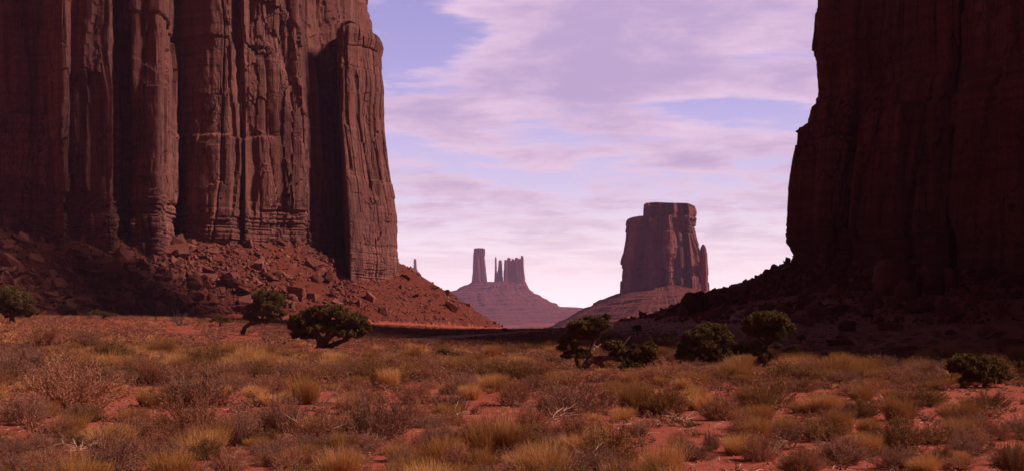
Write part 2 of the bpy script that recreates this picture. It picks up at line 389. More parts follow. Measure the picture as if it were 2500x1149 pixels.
def wall(name, ctrl, steps, z_low, z_top, nz, seed, mats, parent, shift=None, warp=2.5, strata=13.0, zpow=1.0, amp=1.0, topf=None):
    """closed cliff body over the plan line ctrl ((x, y, foot z) going left to right in front, then round the back)"""
    P = resample(ctrl, steps)
    Ps = smooth_path(P, 1.2); Pn = smooth_path(P, 6)
    s = np.concatenate([[0], np.cumsum(np.hypot(*np.diff(P[:, :2], axis=0).T))])
    tx = np.gradient(Pn[:, 0], s); ty = np.gradient(Pn[:, 1], s); l = np.hypot(tx, ty) + 1e-9
    nx, ny = ty / l, -tx / l
    S, Zg = np.meshgrid(s, np.linspace(0, 1, nz) ** zpow)
    zt = z_top if topf is None else topf(P[:, 0], P[:, 1])[None, :]
    Zg = z_low + (zt - z_low) * Zg
    Sw = S + warp * fbm(Zg / 24, S / 40, seed + 70, 3)
    Sw = np.clip(Sw, 0, s[-1])
    X = np.interp(Sw, s, Ps[:, 0]); Y = np.interp(Sw, s, Ps[:, 1])
    NX = np.interp(S, s, nx); NY = np.interp(S, s, ny); ZB = np.interp(S, s, Ps[:, 2])
    D = rock_disp(S, Zg, Zg - ZB, seed, 1.0, strata) * amp
    X = X + NX * D; Y = Y + NY * D
    if shift is not None: X = X + shift(X, Y, Zg)
    nr, nc = X.shape
    V = np.stack([X, Y, Zg], -1).reshape(-1, 3)
    top = np.array([[X[-1].mean(), Y[-1].mean(), z_top + 1.0]])
    V = np.concatenate([V, top]); c = (nr - 1) * nc + np.arange(nc); c1 = (nr - 1) * nc + (np.arange(nc) + 1) % nc
    fan = np.stack([c, c1, np.full(nc, nr * nc)], -1)
    return mesh_np(name, V, [grid_faces(nr, nc, wrap=True), fan], mats, parent)

def tower(name, Yc, depth, levels, plan, seed, mats, parent, n=300, nz=160, sc=1.0, strata=0.0, amp=1.0, dpow=1.0, scar=0.25):
    """free-standing rock from its outline: levels = (photo row, left column, right column) from top to foot, plan in unit coordinates"""
    lv = np.array(levels, float)
    z = CAMZ + (HY - lv[:, 0]) / F * Yc; o = np.argsort(z); z = z[o]; L = (lv[o, 1] - CX) / F * Yc; R = (lv[o, 2] - CX) / F * Yc
    zz = np.linspace(z[0], z[-1], nz)
    l = np.interp(zz, z, L); r = np.interp(zz, z, R); cx = (l + r) / 2; hw = (r - l) / 2
    pl = np.array(plan + [plan[0]], float)
    per = np.concatenate([[0], np.cumsum(np.hypot(np.diff(pl[:, 0]), np.diff(pl[:, 1])))])
    q = np.linspace(0, per[-1], n, endpoint=False)
    U = np.stack([np.interp(q, per, pl[:, 0]), np.interp(q, per, pl[:, 1])], -1)
    U = smooth_path(U, n / 220.0, closed=True)
    U[:, 0] /= np.abs(U[:, 0]).max()
    hw0 = hw[0]
    X = cx[:, None] + U[None, :, 0] * hw[:, None]
    Y = Yc + U[None, :, 1] * (depth * (hw / hw0) ** dpow)[:, None]
    dx = np.roll(X, -1, 1) - np.roll(X, 1, 1); dy = np.roll(Y, -1, 1) - np.roll(Y, 1, 1); ll = np.hypot(dx, dy) + 1e-9
    NX, NY = dy / ll, -dx / ll
    mid = nz // 3
    seg = np.hypot(np.diff(X[mid], append=X[mid, :1]), np.diff(Y[mid], append=Y[mid, :1])); s = np.concatenate([[0], np.cumsum(seg)[:-1]])
    S, Zg = np.meshgrid(s, zz)
    D = rock_disp(S, Zg, Zg - zz[0], seed, sc, strata, scar) * amp
    D = D - np.maximum(0, D) * 0.5
    fade = np.minimum(1, hw / (3.0 * sc))[:, None]
    X = X + NX * D * fade; Y = Y + NY * D * fade
    V = np.stack([X, Y, Zg], -1).reshape(-1, 3)
    V = np.concatenate([V, [[X[-1].mean(), Y[-1].mean(), zz[-1] + 0.1]]])
    c = (nz - 1) * n + np.arange(n); c1 = (nz - 1) * n + (np.arange(n) + 1) % n
    return mesh_np(name, V, [grid_faces(nz, n, wrap=True), np.stack([c, c1, np.full(n, nz * n)], -1)], mats, parent)

def cone(name, Yc, depth, levels, seed, mats, parent, n=260, nz=90, rough=3.0, ledge=0.0, lh=12.0, ratio=0.8):
    """debris apron: rings that widen downwards, with gullies and rock benches"""
    lv = np.array(levels, float)
    z = CAMZ + (HY - lv[:, 0]) / F * Yc; o = np.argsort(z); z = z[o]; L = (lv[o, 1] - CX) / F * Yc; R = (lv[o, 2] - CX) / F * Yc
    t = np.linspace(0, 1, nz); zz = z[0] + (z[-1] - z[0]) * t
    zq = zz.copy()
    if ledge > 0:
        fr = zz / lh - np.floor(zz / lh); zq = zz + lh * ledge * (smst(0.0, 0.35, fr) - fr) * (0.4 + 0.6 * hsh(np.floor(zz / lh), 4, seed))
    l = np.interp(zq, z, L); r = np.interp(zq, z, R); cx = (l + r) / 2; hw = (r - l) / 2
    a = np.linspace(0, 2 * math.pi, n, endpoint=False)
    A, ZZ = np.meshgrid(a, zz)
    X = cx[:, None] + np.cos(A) * hw[:, None]; Y = Yc + np.sin(A) * (ratio * hw)[:, None]
    arc = A * hw[:, None]
    g = fbm(A * 9, ZZ / 400, seed, 4) * 1.2 + fbm(arc / (4 * rough), ZZ / (2.0 * rough), seed + 7, 4) * 0.6
    X = X + np.cos(A) * g * rough; Y = Y + np.sin(A) * g * rough
    ZZ = ZZ + rough * 0.25 * fbm(arc / (1.5 * rough), ZZ / rough, seed + 5, 3)
    V = np.stack([X, Y, ZZ], -1).reshape(-1, 3)
    V = np.concatenate([V, [[X[-1].mean(), Y[-1].mean(), zz[-1]]]])
    c = (nz - 1) * n + np.arange(n); c1 = (nz - 1) * n + (np.arange(n) + 1) % n
    return mesh_np(name, V, [grid_faces(nz, n, wrap=True), np.stack([c, c1, np.full(n, nz * n)], -1)], mats, parent, smooth=False)

def build_left():
    e = empty('sandstone_butte', (-75, 400, 0))
    tag(e, 'huge fluted red sandstone butte filling the left side above a boulder slope', 'butte', 'sandstone buttes')
    front = [(-900, 262, 24), (-400, 282, 24), (-120, 303, 24), (0, 299, 25), (90, 304, 24), (155, 294, 24), (165, 299, 24), (278, 298, 24), (292, 316, 24), (316, 318, 24), (328, 309, 24), (385, 309, 24),
             (402, 328, 23), (430, 341, 23), (518, 336, 22), (560, 337, 22), (588, 343, 22), (600, 340, 22), (622, 345, 22), (738, 353, 24), (744, 366, 24), (752, 360, 24), (800, 372, 20), (862, 392, 18)]
    ctrl = line(front)
    back = np.array([[-48, 440, 20], [-60, 500, 20], [-150, 560, 20], [-420, 520, 20], [-520, 380, 20], [-330, 245, 24]])
    ctrl = np.concatenate([ctrl, back])
    steps = [1.5, 1.0, 0.6] + [0.36] * (len(front) - 4) + [1.5] * 1 + [6] * 6
    sil = np.array([(0, 0), (1, 0)])
    def shift(X, Y, Z):
        w = smst(-82, -52, X) * (Y < 520)
        return -w * 3.0 * smst(20, 100, Z)
    ctrl = np.concatenate([ctrl, ctrl[:1]])[:-1]
    steps = steps[:len(ctrl) - 1]
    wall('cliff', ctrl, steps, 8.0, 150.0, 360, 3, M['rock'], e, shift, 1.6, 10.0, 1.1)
    lev = [(73, 852, 898), (77, 832, 914), (86, 819, 924), (100, 815, 928), (122, 817, 922), (160, 818, 923), (220, 819, 932), (300, 821, 932), (400, 828, 944), (460, 831, 952),
           (520, 834, 961), (575, 836, 963), (640, 838, 968), (665, 838, 968), (720, 838, 968)]
    plan = [(-1, 0.45), (-0.72, -0.35), (-0.42, -1.0), (0.1, -0.62), (0.62, -0.30), (1.0, 0.25), (0.8, 1), (-0.7, 1)]
    tower('pillar', 378, 19, lev, plan, 21, M['rock'], e, 520, 330, 0.8, 15.0, 0.85, 0.6, 1.0)
build_left()

def build_right():
    e = empty('sandstone_butte', (95, 260, 0))
    tag(e, 'dark shadowed red sandstone butte filling the right side above a low slope', 'butte', 'sandstone buttes')
    front = [(1975, 330, 15), (1955, 285, 15), (1938, 262, 14), (2005, 258, 14), (2012, 253, 14), (2090, 252, 13.5), (2098, 246, 13), (2230, 236, 13), (2320, 230, 12), (2326, 238, 12), (2345, 238, 12),
             (2352, 225, 12), (2440, 217, 12), (2448, 212, 12), (2560, 205, 11), (2720, 150, 8), (2900, 110, 6), (3120, 78, 4), (3260, 61, 3), (3520, 49, 2)]  # last points: unseen wing towards the viewer, added to shade the right ground
    ctrl = np.concatenate([line(front), np.array([[64, 50, 4], [130, 150, 8], [210, 260, 10], [200, 360, 12], [120, 372, 14]])])
    steps = [0.8, 0.5, 0.4] + [0.4] * (len(front) - 9) + [1.0, 1.5, 2.0, 2.0, 2.0, 2.0] + [6] * 5
    tab = [(-400, 76), (0, 72), (100, 62), (218, 80), (250, 46), (283, 42), (298, 20), (400, 4), (450, -5), (560, -14), (600, -5), (640, -4), (760, -4)]
    ty = np.array([CAMZ + (HY - a) / F * 256 for a, b in tab])[::-1]; tx = np.array([b / F * 256 for a, b in tab])[::-1]
    def shift(X, Y, Z):
        w = 1 - smst(62, 92, X)
        return w * np.interp(Z, ty, tx) * (Y < 340)
    wall('cliff', ctrl, steps[:len(ctrl) - 1], 4.0, 125.0, 320, 9, M['rock'], e, shift, 1.6, 9.0, 1.1, 0.8, lambda X, Y: 78 - 36 * smst(205, 130, Y) - 10 * smst(125, 95, Y) - 17 * smst(95, 72, Y) + 165 * smst(281, 287, Y) * smst(301, 295, Y))  # top: low added wing, plus an unseen tall fin shaped to shade the left cliff
build_right()

def build_merrick():
    Yc = 1600
    e = empty('sandstone_butte', PX(1625, 760, Yc))
    tag(e, 'square red butte with a flat layered cap in the gap, nearest of the distant ones', 'butte', 'sandstone buttes')
    plan = [(-1, .1), (-.9, -.6), (-.55, -.42), (-.5, -.85), (-.28, -.62), (-.24, -.74), (-.08, -.5), (-.02, -1.0), (.22, -.66), (.27, -.86), (.46, -.56), (.52, -.9), (.8, -.35), (1, 0), (.7, 1), (-.7, 1)]
    lev = [(531, 1552, 1704), (534, 1545, 1705), (540, 1541, 1706), (580, 1536, 1712), (610, 1531, 1718), (635, 1523, 1722), (660, 1521, 1725), (690, 1519, 1727), (735, 1517, 1730)]
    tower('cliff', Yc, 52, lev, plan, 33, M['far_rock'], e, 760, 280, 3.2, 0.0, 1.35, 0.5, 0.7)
    cap = [(497, 1575, 1610), (499, 1573, 1640), (502, 1571, 1700), (508, 1570, 1701), (518, 1571, 1704), (528, 1569, 1704), (533, 1566, 1705), (537, 1560, 1705)]
    tower('cap', Yc, 42, cap, plan, 35, M['far_rock'], e, 420, 60, 2.0, 100.0, 1.0, 0.5)
    pil = [(596, 1714, 1719), (600, 1712, 1724), (606, 1709, 1727), (640, 1704, 1729), (690, 1703, 1731), (722, 1702, 1734), (745, 1702, 1736)]
    tower('pillar', Yc - 8, 12, pil, [(-1, 0), (-.5, -.8), (.3, -.9), (1, 0), (.5, 1), (-.5, 1)], 37, M['far_rock'], e, 90, 160, 1.6, 0, 0.7, 0.6)
    t = [(684, 1602, 1636), (701, 1558, 1688), (714, 1519, 1732), (722, 1480, 1765), (745, 1440, 1810), (770, 1395, 1860), (790, 1358, 1900), (798, 1338, 1920), (808, 1330, 1940), (830, 1300, 1980)]
    cone('talus_slope', Yc, 70, t, 39, M['talus'], e, 620, 190, 4.6, 0.5, 9.0, 1.5)
build_merrick()

def build_far():
    Yc = 5000
    e = empty('mesa', PX(1220, 770, Yc))
    tag(e, 'far pale purple mesa carrying three tall rock towers above stepped slopes', 'mesa')
    rp = [(-1, .1), (-.7, -.7), (-.2, -.95), (.3, -.8), (.75, -.75), (1, 0), (.6, 1), (-.6, 1)]
    tower('tower', Yc, 24, [(605, 1160, 1180), (607, 1157, 1185), (640, 1155, 1186), (665, 1154, 1188), (685, 1152, 1190), (705, 1148, 1196)], rp, 51, M['far_rock'], e, 150, 90, 6, 0, 0.5, 0.5)
    f = tower('tower', Yc, 13, [(634, 1219, 1225), (637, 1215.5, 1227), (655, 1214.5, 1227), (672, 1210, 1228), (705, 1205, 1231)], rp, 53, M['far_rock'], e, 100, 80, 5, 0, 0.4, 0.5)
    tower('finger', Yc - 6, 8, [(626, 1209.5, 1211), (630, 1208.5, 1212.5), (660, 1208, 1213.5), (700, 1206, 1216)], rp, 54, M['far_rock'], f, 50, 60, 3, 0, 0.3, 0.5)
    g = tower('tower', Yc, 40, [(636, 1238, 1272), (639, 1233, 1277), (645, 1231.5, 1278), (665, 1230, 1280), (690, 1229, 1284), (708, 1226, 1290)], rp, 55, M['far_rock'], e, 220, 90, 6, 0, 0.5, 0.5)
    for q, (l, r_, tp) in enumerate(((1231, 1238.5, 633), (1237, 1248, 628.5), (1247.5, 1257, 631), (1256, 1266, 628), (1264, 1272, 630.5), (1270.5, 1279, 623.5))):
        tower('finger', Yc - 34 + 5 * (q % 3), 9, [(tp, l + 2, r_ - 3), (tp + 1.5, l + .6, r_ - .8), (652, l, r_), (692, l - 1, r_ + 1)], rp, 56 + q * 3, M['far_rock'], g, 60, 60, 3, 0, 0.45, 0.5)
    tower('pedestal', Yc, 90, [(688, 1150, 1284), (693, 1143, 1286), (699, 1128, 1288), (713, 1113, 1291), (730, 1105, 1296)], rp, 58, M['far_rock'], e, 300, 50, 7, 0, 0.6, 0.6)
    t = [(696, 1135, 1284), (706, 1116, 1292), (711.5, 1104, 1301), (713, 1062, 1304), (729, 1040, 1333), (740, 1030, 1356), (748, 1025, 1376), (751, 1020, 1425), (760, 1005, 1450), (772, 960, 1500), (784, 900, 1560), (792, 850, 1620), (802, 800, 1700)]
    cone('talus_slope', Yc, 150, t, 59, M['talus'], e, 520, 130, 9.0, 0.6, 17.0)
    s = empty('rock_spire', PX(1013, 700, 5600))
    tag(s, 'tiny thin rock spire on the horizon beside the left boulder slope', 'spire')
    tower('spire', 5600, 12, [(631, 1011, 1015), (634, 1010, 1016), (648, 1009.5, 1017), (657, 1008, 1018), (660, 1007.5, 1020), (690, 1007, 1021)], rp, 61, M['far_rock'], s, 60, 60, 4, 0, 0.35, 0.5)
    cone('talus_slope', 5600, 120, [(684, 1004, 1024), (704, 960, 1065), (712, 930, 1118), (735, 900, 1140), (800, 800, 1260)], 62, M['talus'], s, 160, 50, 7.0, 0.5, 16.0)
build_far()
# ------------------------------------------------------------------ materials of plants and loose things
def plant_mat(name, a, b, by_face=False, rough=0.85, trans=0.0):
    m, k, bs = mat(name)
    r = k.n('ShaderNodeAttribute', _attribute_name='tint').outputs['Fac'] if by_face else k.n('ShaderNodeObjectInfo').outputs['Random']
    n = k.noise(pos(k), 3.0, 3, 0.6)
    c = k.mix(k.math('ADD', k.math('MULTIPLY', r, 0.7), k.math('MULTIPLY', n, 0.35), clamp=True), a + (1,), b + (1,))
    k.set(bs, 'Base Color', c); bs.inputs['Roughness'].default_value = rough
    if trans > 0:
        tr = k.n('ShaderNodeBsdfTranslucent', Color=c); mx = k.n('ShaderNodeMixShader', i0=trans, i1=bs.outputs[0], i2=tr.outputs[0])
        out = [n for n in m.node_tree.nodes if n.type == 'OUTPUT_MATERIAL'][0]; m.node_tree.links.new(mx.outputs[0], out.inputs[0])
    return m
KC = {'brown': ((0.25, 0.100, 0.060), (0.50, 0.230, 0.140)), 'grey': ((0.22, 0.104, 0.072), (0.43, 0.22, 0.155)),
      'olive': ((0.34, 0.160, 0.060), (0.50, 0.250, 0.090)), 'green': ((0.20, 0.100, 0.045), (0.34, 0.170, 0.072)),
      'gold': ((0.54, 0.27, 0.105), (0.74, 0.42, 0.18))}
for kk, (a, b) in KC.items():
    M[kk] = plant_mat(kk + '_leaf', a, b, False, .85, .22); M[kk + '_f'] = plant_mat(kk + '_leaf_mass', a, b, True, .85, .22)
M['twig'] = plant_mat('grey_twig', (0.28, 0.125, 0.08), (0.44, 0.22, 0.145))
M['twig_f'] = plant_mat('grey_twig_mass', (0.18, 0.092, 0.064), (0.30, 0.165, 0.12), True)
M['straw'] = plant_mat('dry_straw', (0.50, 0.33, 0.245), (0.68, 0.48, 0.37))
M['bark'] = plant_mat('juniper_bark', (0.075, 0.042, 0.032), (0.14, 0.08, 0.062))
M['deadwood'] = plant_mat('silver_deadwood', (0.30, 0.20, 0.16), (0.46, 0.34, 0.28))
M['juniper'] = plant_mat('juniper_green', (0.070, 0.046, 0.015), (0.215, 0.138, 0.044), True, .85, .25)
M['boulder'] = rock_mat('fallen_sandstone', (0.22, 0.070, 0.052), (0.30, 0.112, 0.086), (0.15, 0.050, 0.040), 0.5, 0.35, 'object')
M['rubble'] = rock_mat('broken_sandstone', (0.22, 0.070, 0.052), (0.30, 0.112, 0.086), (0.15, 0.050, 0.040), 0.5, 0.35, 'face')
M['pebble'] = plant_mat('pebble', (0.16, 0.05, 0.035), (0.46, 0.23, 0.18), True)
M['road'] = plant_mat('graded_dirt', (0.33, 0.115, 0.078), (0.38, 0.14, 0.10))

# ------------------------------------------------------------------ plants: strands are thin folded ribbons
def strands(A, B, w0, w1, bend, rng, seg=2):
    n = len(A); d = B - A; ln = np.linalg.norm(d, axis=1, keepdims=True) + 1e-9
    q = rng.normal(size=(n, 3)); sd_ = np.cross(d, q); sd_ /= np.linalg.norm(sd_, axis=1, keepdims=True) + 1e-9
    up = np.zeros((n, 3)); up[:, 2] = 1
    rows = []
    for i in range(seg + 1):
        t = i / seg; c = A + d * t + bend * ln * (4 * t * (1 - t)) * 0.25
        w = (w0 + (w1 - w0) * t)
        w = np.asarray(w).reshape(-1, 1) if np.ndim(w) else w
        rows.append(c - sd_ * w); rows.append(c + sd_ * w)
    V = np.stack(rows, 1).reshape(-1, 3); k = 2 * (seg + 1)
    base = (np.arange(n) * k)[:, None]
    Fc = np.concatenate([base + np.array([2 * i, 2 * i + 1, 2 * i + 3, 2 * i + 2]) for i in range(seg)], 0)
    return V, Fc
def quads(C, size, rng, stretch=1.6):
    n = len(C); a = rng.normal(size=(n, 3)); a /= np.linalg.norm(a, axis=1, keepdims=True)
    b = np.cross(a, rng.normal(size=(n, 3))); b /= np.linalg.norm(b, axis=1, keepdims=True)
    s = (size * rng.uniform(0.6, 1.3, n))[:, None]
    V = np.stack([C - a * s * stretch, C + b * s * 0.8, C + a * s * stretch, C - b * s * 0.8], 1).reshape(-1, 3)
    return V, np.arange(4 * n).reshape(-1, 4)
class Acc:
    def __init__(self): self.V = []; self.F = []; self.M = []; self.n = 0
    def add(self, V, Fc, m):
        self.V.append(V); self.F.append(Fc + self.n); self.M.append(np.full(len(Fc), m)); self.n += len(V)
    def out(self): return np.concatenate(self.V), np.concatenate(self.F), np.concatenate(self.M)
def unit(v): return v / (np.linalg.norm(v, axis=1, keepdims=True) + 1e-9)

def shrub_geo(seed, stems=90, sub=14, leaves=5, w=0.006, lw=0.016, spread=1.35, flat=0.85):
    """twiggy dome of radius 1: stems fan out from the root, forking into twigs set with tiny leaves"""
    rng = np.random.default_rng(seed); a = Acc()
    az = rng.uniform(0, 2 * math.pi, stems); po = np.arccos(rng.uniform(math.cos(spread), 1, stems))
    lobes = 1 + 0.28 * np.sin(az * 3 + rng.uniform(0, 6)) * np.sin(po) + rng.uniform(-.28, .18, stems)
    d = np.stack([np.sin(po) * np.cos(az), np.sin(po) * np.sin(az), np.cos(po) * flat + 0.06], 1) * lobes[:, None]
    r0 = rng.uniform(0, .16, stems) ; A = np.stack([np.cos(az) * r0, np.sin(az) * r0, np.full(stems, -0.03)], 1)
    A0, B0 = A, A + d * 0.92
    bend = np.stack([np.zeros(stems), np.zeros(stems), rng.uniform(-.5, .1, stems)], 1) + rng.normal(size=(stems, 3)) * 0.12
    V, Fc = strands(A0, B0, w * 1.7, w * 0.6, bend, rng, 3); a.add(V, Fc, 0)
    i = np.repeat(np.arange(stems), sub); t = rng.uniform(0.30, 1.0, len(i)) ** 0.8
    P = A0[i] + (B0 - A0)[i] * t[:, None] + bend[i] * (4 * t * (1 - t))[:, None] * 0.25
    dd = unit(unit(d[i]) + rng.normal(size=(len(i), 3)) * 0.55 + np.array([0, 0, .35]))
    L = rng.uniform(.10, .30, len(i))[:, None]
    Q = P + dd * L
    Q[:, 2] = np.maximum(Q[:, 2], 0.01)
    V, Fc = strands(P, Q, w * 0.9, w * 0.45, rng.normal(size=(len(i), 3)) * 0.3, rng, 2); a.add(V, Fc, 1)
    j = np.repeat(np.arange(len(i)), leaves); t = rng.uniform(0.25, 1.05, len(j))[:, None]
    V, Fc = quads(P[j] + (Q - P)[j] * t + rng.normal(size=(len(j), 3)) * 0.012, lw, rng); a.add(V, Fc, 1)
    return a.out()
def grass_geo(seed, n=900, w=0.010, open_=0.75, droop=-.55, hgt=1.0):
    """tuft of radius 1: several crowns of fine stems rising from a tight base and leaning outwards"""
    rng = np.random.default_rng(seed); a = Acc(); nc = 9
    ca = rng.uniform(0, 6.28, nc); cr = np.sqrt(rng.uniform(0, 1, nc)) * .52; cc = np.stack([np.cos(ca) * cr, np.sin(ca) * cr], 1); ch = rng.uniform(.62, 1.08, nc)
    ci = rng.integers(0, nc, n); az = rng.uniform(0, 2 * math.pi, n); r0 = np.sqrt(rng.uniform(0, 1, n)) * .2
    A = np.stack([cc[ci, 0] + np.cos(az) * r0, cc[ci, 1] + np.sin(az) * r0, np.full(n, -.02)], 1)
    lean = np.stack([np.cos(az), np.sin(az)], 1) * (r0 / .2 * rng.uniform(.2, .75, n))[:, None] * open_ + cc[ci] * .75 + rng.normal(size=(n, 2)) * .16
    L = hgt * rng.uniform(.45, 1.12, n) * ch[ci]
    d = unit(np.concatenate([lean, np.ones((n, 1))], 1)); B = A + d * L[:, None]
    bend = np.stack([np.zeros(n), np.zeros(n), -droop * np.linalg.norm(lean, axis=1) * .6], 1) + rng.normal(size=(n, 3)) * .14
    V, Fc = strands(A, B, w, w * .35, bend, rng, 3); a.add(V, Fc, 0)
    m = int(n * .7); i = rng.choice(n, m, replace=False); d = unit(unit((B - A)[i]) + rng.normal(size=(m, 3)) * .45)
    P = A[i] + (B - A)[i] * rng.uniform(.4, .95, m)[:, None]
    V, Fc = strands(P, P + d * rng.uniform(.08, .22, m)[:, None], w * .7, w * .3, rng.normal(size=(m, 3)) * .2, rng, 2); a.add(V, Fc, 0)
    return a.out()
def geo_obj(name, geo, mats):
    V, Fc, mi = geo; return mesh_np(name, V, Fc, mats, midx=mi)
def set_xf(o, x, y, z, rz, sx, sz, tilt=0.0):
    o.location = (x, y, z); o.rotation_euler = (tilt, 0, rz); o.scale = (sx, sx, sz)

ROAD = [(980, 834), (1040, 827), (1110, 821), (1190, 815.5), (1262, 811.5), (1335, 808.5)]
ROADW = [ground_hit(a, b) for a, b in ROAD]
def road_dist(x, y):
    best = 1e9
    for a, b in zip(ROADW[:-1], ROADW[1:]):
        ex, ey = b[0] - a[0], b[1] - a[1]; t = min(1, max(0, ((x - a[0]) * ex + (y - a[1]) * ey) / (ex * ex + ey * ey)))
        best = min(best, math.hypot(x - a[0] - t * ex, y - a[1] - t * ey))
    return best
def build_road():
    C = []
    for a, b in zip(ROADW[:-1], ROADW[1:]):
        for t in np.linspace(0, 1, 40, endpoint=False): C.append((a[0] + (b[0] - a[0]) * t, a[1] + (b[1] - a[1]) * t))
    C = smooth_path(np.array(C), 8); T = np.gradient(C, axis=0); T /= np.linalg.norm(T, axis=1, keepdims=True); Nn = np.stack([-T[:, 1], T[:, 0]], 1)
    u = np.linspace(-1, 1, 9); w = 2.3 + 0.5 * fbm(np.arange(len(C)) / 18.0, 0, 71, 2)
    P = C[:, None] + Nn[:, None] * (u[None, :, None] * w[:, None, None])
    Z = hground(P[..., 0], P[..., 1]) + 0.07 - 0.11 * np.abs(u)[None] ** 4
    o = mesh_np('dirt_road', np.concatenate([P, Z[..., None]], -1).reshape(-1, 3), grid_faces(len(C), 9), M['road'], smooth=True)
    tag(o, 'pale red dirt track crossing the plain below the boulder slope', kind='structure')
build_road()

# foreground plants read off the photograph: centre column, foot row, width, height, kind
FG = [(175, 1000, 265, 125, 'brown'), (65, 1037, 115, 78, 'brown'), (155, 1065, 70, 50, 'brown'), (20, 935, 115, 90, 'brown'), (340, 1085, 155, 75, 'brown'), (475, 1075, 155, 108, 'brown'),
      (590, 1087, 98, 95, 'brown'), (440, 1110, 74, 72, 'brown'), (270, 1160, 160, 110, 'brown'), (430, 1165, 165, 65, 'olive'), (560, 1155, 95, 62, 'brown'), (690, 1055, 115, 97, 'brown'),
      (780, 1085, 135, 90, 'brown'), (920, 1073, 165, 120, 'brown'), (1010, 1035, 85, 62, 'brown'), (1210, 1110, 185, 108, 'olive'), (1060, 1095, 85, 62, 'brown'), (1120, 1155, 115, 66, 'brown'),
      (980, 1155, 85, 62, 'brown'), (820, 1168, 145, 82, 'gold'), (750, 985, 105, 75, 'olive'), (640, 912, 105, 58, 'gold'), (600, 905, 90, 66, 'gold'), (480, 990, 185, 90, 'brown'), (370, 940, 68, 62, 'brown'), (270, 912, 85, 52, 'gold'),
      (275, 888, 92, 62, 'green'), (305, 880, 60, 45, 'olive'), (510, 905, 95, 60, 'green'), (805, 912, 58, 45, 'gold'), (920, 935, 120, 70, 'green'), (950, 945, 70, 50, 'gold'), (1270, 902, 75, 36, 'gold'), (1390, 1015, 195, 96, 'brown'), (1300, 1045, 95, 60, 'brown'),
      (1545, 1010, 110, 80, 'olive'), (1630, 1018, 120, 82, 'green'), (1865, 1000, 145, 76, 'green'), (2005, 1010, 112, 58, 'gold'), (1860, 1028, 88, 42, 'olive'), (2055, 1060, 78, 60, 'olive'), (2200, 1025, 98, 56, 'olive'),
      (2340, 1025, 104, 46, 'olive'), (2105, 1020, 95, 50, 'green'), (1760, 1025, 104, 60, 'brown'), (1400, 1075, 115, 70, 'brown'), (1485, 1130, 155, 96, 'green'), (1620, 1170, 145, 92, 'gold'), (1330, 1172, 155, 95, 'gold'),
      (1250, 1108, 80, 85, 'gold'), (1820, 1065, 112, 52, 'brown'), (1735, 1100, 48, 50, 'brown'), (1850, 1125, 95, 66, 'brown'), (2055, 1130, 145, 72, 'brown'), (1955, 1155, 104, 62, 'brown'), (2190, 1090, 135, 72, 'green'),
      (2295, 1130, 62, 42, 'green'), (2475, 1160, 85, 84, 'green'), (2350, 1062, 94, 46, 'olive'), (1920, 1065, 104, 46, 'olive'), (2250, 990, 115, 46, 'green'), (2355, 1092, 62, 36, 'brown'), (1200, 950, 110, 40, 'gold'),
      (1130, 960, 90, 50, 'brown'), (1060, 930, 80, 40, 'brown'), (1015, 985, 90, 55, 'brown'), (1100, 1005, 100, 55, 'brown'), (1250, 990, 90, 60, 'brown'), (1500, 985, 90, 55, 'olive'), (1690, 985, 80, 45, 'gold'),
      (1150, 975, 70, 40, 'gold'), (560, 870, 80, 40, 'olive'), (390, 870, 90, 45, 'olive'), (430, 900, 70, 40, 'gold'), (870, 985, 100, 60, 'brown'), (860, 1010, 90, 50, 'brown'), (210, 850, 90, 50, 'brown'),
      (110, 850, 110, 70, 'brown'), (60, 900, 120, 60, 'brown'), (170, 900, 90, 50, 'brown'), (660, 960, 100, 50, 'brown'), (560, 955, 90, 45, 'brown'), (1380, 945, 90, 40, 'olive'), (1300, 955, 80, 40, 'brown'),
      (2430, 1075, 90, 50, 'brown'), (2410, 1000, 110, 45, 'green'), (1560, 1065, 60, 40, 'brown'), (1660, 1090, 60, 35, 'brown'), (1700, 940, 90, 36, 'olive'), (1950, 955, 110, 36, 'brown'), (2100, 965, 120, 36, 'brown')]
